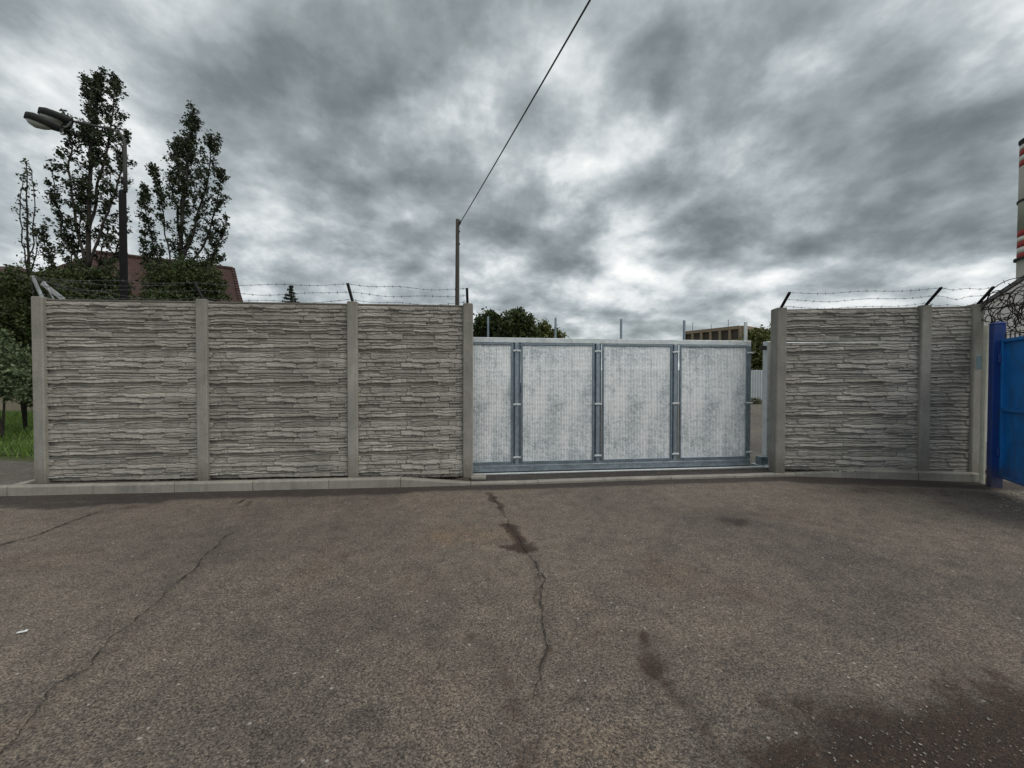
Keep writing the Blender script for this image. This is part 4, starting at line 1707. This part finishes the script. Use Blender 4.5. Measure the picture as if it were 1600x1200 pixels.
# catenary-like curve through the start, two sighted points and an anchor beyond the camera
ctrl = [a, None, None]
dirh = (mid - a)
hx = Vector((dirh.x, dirh.y))
H1 = hx.length
e_ = 3.05
for i in range(61):
    t = i / 60 * e_
    p = a + Vector((dirh.x * t, dirh.y * t, 0))
    p.z = a.z + (mid.z - a.z) * t + .10 * (t * t - t) * 1.0
    pts.append(p)
m_ = MB()
m_.tube(pts, .016, 6, False)
o = m_.build('overhead_cable', M['dark_steel'])
tag(o, 'black overhead cable running from the wooden pole up over the viewer', 'cable')

# ------------------------------------------------------------------ houses, far block, fence, chimney
hroot = empty('house', (-22, 28, 0))
tag(hroot, 'large house with dark red tiled roof behind the poplars', 'house')
O = hroot.location.copy()
rA, rB = P(150, 396, 25), P(364, 420, 28.6)
rB.z = rA.z = (rA.z + rB.z) / 2
dr = (rB - rA).normalized()
nf_ = Vector((dr.y, -dr.x, 0)).normalized()
if nf_.y > 0:
    nf_ = -nf_
zE = 4.6
run = 4.0
eA, eB = rA + nf_ * run - dr * 5.5, rB + nf_ * run + dr * 1.2
eA.z = eB.z = zE
bA, bB = rA - nf_ * run - dr * 5.5, rB - nf_ * run + dr * 1.2
bA.z = bB.z = zE
m_ = MB()
th = Vector((0, 0, -.18))
vs = [rA, rB, eB, eA, bB, bA]
V2 = [v - O for v in vs] + [v + th - O for v in vs]
m_.add(V2, [(0, 3, 2, 1), (0, 1, 4, 5), (0, 5, 3), (6, 7, 8, 9), (6, 11, 10, 7), (3, 9, 8, 2), (2, 8, 7, 1), (1, 7, 10, 4), (4, 10, 11, 5), (5, 11, 9, 3)])
rf = m_.build('roof', M['roof'], hroot)
m_ = MB()
m_.tube([rA + Vector((0, 0, .05)) - O, rB + Vector((0, 0, .05)) - O], .13, 8)
for s in range(26):
    p = (rB.lerp(eB, s / 26)) - O
    q = (rB.lerp(eB, (s + .9) / 26)) - O
    m_.bar(p + Vector((0, 0, .08)), q + Vector((0, 0, .12)), .22, .1)
m_.build('ridge_tiles', M['roof'], rf)
m_ = MB()
ins_ = .35
w0, w1 = eA - nf_ * ins_ + dr * ins_, eB - nf_ * ins_ - dr * ins_
w2, w3 = bB + nf_ * ins_ - dr * ins_, bA + nf_ * ins_ + dr * ins_
ws = [w0, w1, w2, w3]
vs = [Vector((v.x, v.y, 0)) - O for v in ws] + [Vector((v.x, v.y, zE + .05)) - O for v in ws]
m_.add(vs, [(0, 1, 5, 4), (1, 2, 6, 5), (2, 3, 7, 6), (3, 0, 4, 7)])
gt_ = Vector((rB.x, rB.y, rB.z - .5)) - dr * ins_ - O

m_.build('wall', M['housewall'], hroot)
for k in range(5):
    m_ = MB()
    c = w0.lerp(w1, (k + .7) / 5.4) - O
    M3 = Matrix((dr, -nf_, Vector((0, 0, 1)))).transposed()
    m_.box(Vector((c.x, c.y, 2.9)) + nf_ * .01, (1.1, .12, 1.3), M3, .02)
    m_.build('window', M['window'], hroot)

h2 = empty('house', (-22, 18.5, 0))
tag(h2, 'low pale house with brown roof cut off at the left edge', 'house')
O = h2.location.copy()
pe = P(26, 444, 17.5)
m_ = MB()
X1 = pe.x - .1
m_.box((X1 - 3 + 22, 0.8, pe.z / 2), (6, 4.6, pe.z), None, .02)
m_.build('wall', M['housewall'], h2)
m_ = MB()
zt_ = P(0, 424, 19.5).z
y0_, y1_ = 17.3 - O.y - 1.5, 21.5 - O.y
xa, xb_ = X1 - 6.4 + 22, X1 + .35 + 22
m_.add([(xa, y0_, pe.z - .05), (xb_, y0_, pe.z - .05), (xb_ - 1.6, (y0_ + y1_) / 2, zt_), (xa, (y0_ + y1_) / 2, zt_), (xa, y1_, pe.z - .05), (xb_, y1_, pe.z - .05),
        (xa, y0_, pe.z - .25), (xb_, y0_, pe.z - .25), (xa, y1_, pe.z - .25), (xb_, y1_, pe.z - .25)],
       [(0, 1, 2, 3), (3, 2, 5, 4), (1, 5, 2), (0, 3, 4), (6, 7, 1, 0), (7, 9, 5, 1), (8, 9, 7, 6), (9, 8, 4, 5), (8, 6, 0, 4)])
m_.build('roof', M['roof'], h2)
m_ = MB()
m_.box((X1 - 1.6 + 22, -1.5, 2.3), (1.1, .1, 1.2), None, .02)
m_.build('window', M['window'], h2)

# far brown block
fb = empty('factory_block', P(1155, 597, 60).xy.to_3d())
tag(fb, 'weathered brown flat-roofed block with a concrete parapet grid beyond the gate', 'building')
O = fb.location.copy()
c0 = Vector((*pp(1157, 60), 0))
c1 = Vector((*pp(1070, 67), 0))
c2 = Vector((*pp(1205, 66), 0))
zt_ = P(1157, 509, 60).z
d1 = (c1 - c0)
d2 = (c2 - c0)
c3 = c1 + d2
m_ = MB()
q = [c0, c1, c3, c2]
vs = [v - O for v in q] + [v - O + Vector((0, 0, zt_ - .3)) for v in q]
m_.add(vs, [(0, 4, 5, 1), (1, 5, 6, 2), (2, 6, 7, 3), (3, 7, 4, 0), (4, 7, 6, 5)])
m_.build('wall', M['facade'], fb)
for (p, d, nseg) in ((c0, d1, 6), (c0, d2, 4)):
    L = d.length
    dn = d.normalized()
    out = Vector((dn.y, -dn.x, 0))
    if out.y > 0:
        out = -out
    m_ = MB()
    A_ = p - O + out * .25
    up = Vector((0, 0, 1))
    for zc, hh in ((zt_ - .25, .5), (zt_ - 2.35, .45), (zt_ - 4.9, .4)):
        m_.bar(A_ + up * zc, A_ + d + up * zc, hh, .5, up=out)
    for k in range(nseg + 1):
        b_ = A_ + d * (k / nseg) + out * .05
        m_.bar(b_ + up * (zt_ - 5), b_ + up * (zt_ - .52), .35, .4, up=out)
    m_.build('parapet_frame', M['facade'], fb)
    for k in range(nseg):
        for zc in (zt_ - 1.3, zt_ - 3.6):
            m_ = MB()
            b_ = A_ - out * .20 + d * ((k + .5) / nseg)
            M3 = Matrix((dn, out, up)).transposed()
            m_.box(b_ + up * zc, (L / nseg * .72, .12, 1.3), M3)
            m_.build('window', M['facade_dark'], fb)
for t, h in ((.15, 1.6), (.45, 1.1), (.8, 1.9)):
    m_ = MB()
    b_ = c0 + d1 * t - O + Vector((0, 1, zt_ - .3))
    m_.tube([b_, b_ + Vector((0, 0, h))], .04, 5)
    m_.build('antenna', M['dark_steel'], fb)

# white corrugated fence across the yard
cf = empty('corrugated_fence', (9, 25, 0))
tag(cf, 'white corrugated metal fence across the yard, seen through the gap beside the gate', 'fence')
nseg = 300
xa, xb_ = -8, 16
vs, fs = [], []
zt_ = 2.26
for i in range(nseg * 2 + 1):
    x = xa + (xb_ - xa) * i / (nseg * 2)
    y = .03 if (i // 2) % 2 else -.03
    vs += [(x, y, .1), (x, y, zt_)]
for i in range(nseg * 2):
    fs.append((2 * i, 2 * i + 2, 2 * i + 3, 2 * i + 1))
m_ = MB()
m_.add(vs, fs)
m_.build('sheet', M['white_metal'], cf)
m_ = MB()
m_.box((4, -.15, .10), (24, .2, .16), None, .02)
m_.build('plinth', M['kerb'], cf)
for x in range(-8, 17, 3):
    m_ = MB()
    m_.box((x, .09, 1.15), (.08, .08, 2.3))
    m_.build('post', M['galv'], cf)
sp = []
for i in range(160):
    sp.append((9 + random.gauss(7, .9), 24.75 + random.uniform(-.1, .1), .12))
root = empty('weed_clump', (15.6, 24.7, .08))
tag(root, 'dry brown weeds at the foot of the white corrugated fence', 'plant')
cen = [(random.gauss(0, .35), random.uniform(-.08, .08), random.uniform(.05, .35)) for _ in range(120)]
leaves_mesh('leaves', cen, 5, np.full(len(cen), .08), .07, M['leaf_olive'], root, seed=9)
m_ = MB()
for _ in range(12):
    x = random.gauss(0, .3)
    m_.tube([(0, 0, 0), (x * .6, 0, .15), (x + random.uniform(-.1, .1), 0, random.uniform(.3, .5))], .006, 4)
m_.build('stem', M['bark'], root)

# yellow-green low hedge line beyond the yard, concrete wall post by the olive tree
m_ = MB()
p = P(1181, 597, 24.6)
m_.bar((0, 0, 0), (0, 0, 3.9), .16, .16)
o = m_.build('wooden_post', M['cream'])
o.location = (p.x, 26.2, 0)
tag(o, 'pale bare post standing behind the white corrugated fence', 'post')

# light gabled building behind the blue gate
gb = empty('gabled_shed', (14, 11, 0))
tag(gb, 'light grey gabled building with dark roof edge behind the razor wire', 'building')
O = gb.location.copy()
e0, e1 = P(1530, 484, 9.0), P(1640, 412, 9.6)
sl = (e1 - e0)
e2 = e0 + sl * 2.2
dn = Vector((sl.x, sl.y, 0)).normalized()
bk = Vector((e0.x, e0.y, 0)).normalized() * 8
m_ = MB()
pr = [Vector((e0.x, e0.y, 0)), Vector((e2.x, e2.y, 0)), e2, e0]
vs = [v - O for v in pr] + [v + bk - O for v in pr]
m_.add(vs, [(0, 1, 2, 3), (7, 6, 5, 4), (0, 3, 7, 4), (1, 5, 6, 2)])
m_.build('wall', M['plaster'], gb)
m_ = MB()
u_ = Vector((0, 0, .03))
t_ = Vector((0, 0, .09))
a, b = e0 - sl * .02 + u_ - bk * .02, e2 + u_ - bk * .02
vs = [a, b, b + bk * 1.05, a + bk * 1.05]
vs = [v - O for v in vs] + [v + t_ - O for v in vs]
m_.add(vs, [(3, 2, 1, 0), (4, 5, 6, 7), (0, 1, 5, 4), (1, 2, 6, 5), (2, 3, 7, 6), (3, 0, 4, 7)])
m_.build('roof', M['roofdark'], gb)

# striped chimney
CZ = 150.0
ch = empty('chimney', (0, 0, 0))
tag(ch, 'tall concrete power-station chimney with red and white bands at the right edge', 'chimney')


def zat(py):
    return P(1590, py, CZ).z


xl_top, xl_bot = P(1593, 210, CZ).x, P(1586.5, 445, CZ).x
KS = 1.66
cx_ = xl_top + 5.0 * KS
ch.location = (cx_, CZ, 0)
ztp, zbt = zat(210), zat(445)
sl_ = (5.0 - (cx_ - xl_bot) / KS) / (ztp - zbt)


def rad(z):
    return 5.0 - sl_ * (ztp - z)


bands = [(212, 221, 'roofdark'), (221, 228, 'chim_white'), (228, 238, 'chim_red'), (238, 246, 'chim_white'), (246, 255, 'chim_red'), (255, 357, 'chim_grey'),
         (357, 367, 'chim_red'), (367, 374, 'chim_white'), (374, 384, 'chim_red'), (384, 393, 'chim_white'), (393, 403, 'chim_red')]
m_ = MB()
mats = ['chim_grey', 'chim_red', 'chim_white', 'roofdark']
for (ya, yb, mt) in bands:
    za, zb_ = zat(ya), zat(yb)
    m_.lathe([(rad(zb_), zb_), (rad(za), za)], (0, 0, 0), 48, mats.index(mt))
z4 = zat(403)
m_.lathe([(rad(0), 0), (rad(z4), z4)], (0, 0, 0), 48, 0)
m_.build('shaft', [M[k] for k in mats], ch, True)
for py, ex in ((214, .3), (310, .35), (402, .8)):
    m_ = MB()
    z_ = zat(py)
    m_.lathe([(rad(z_) + ex, z_ - .4), (rad(z_) + ex, z_ + .4)], (0, 0, 0), 48)
    m_.build('platform', M['roofdark'], ch)
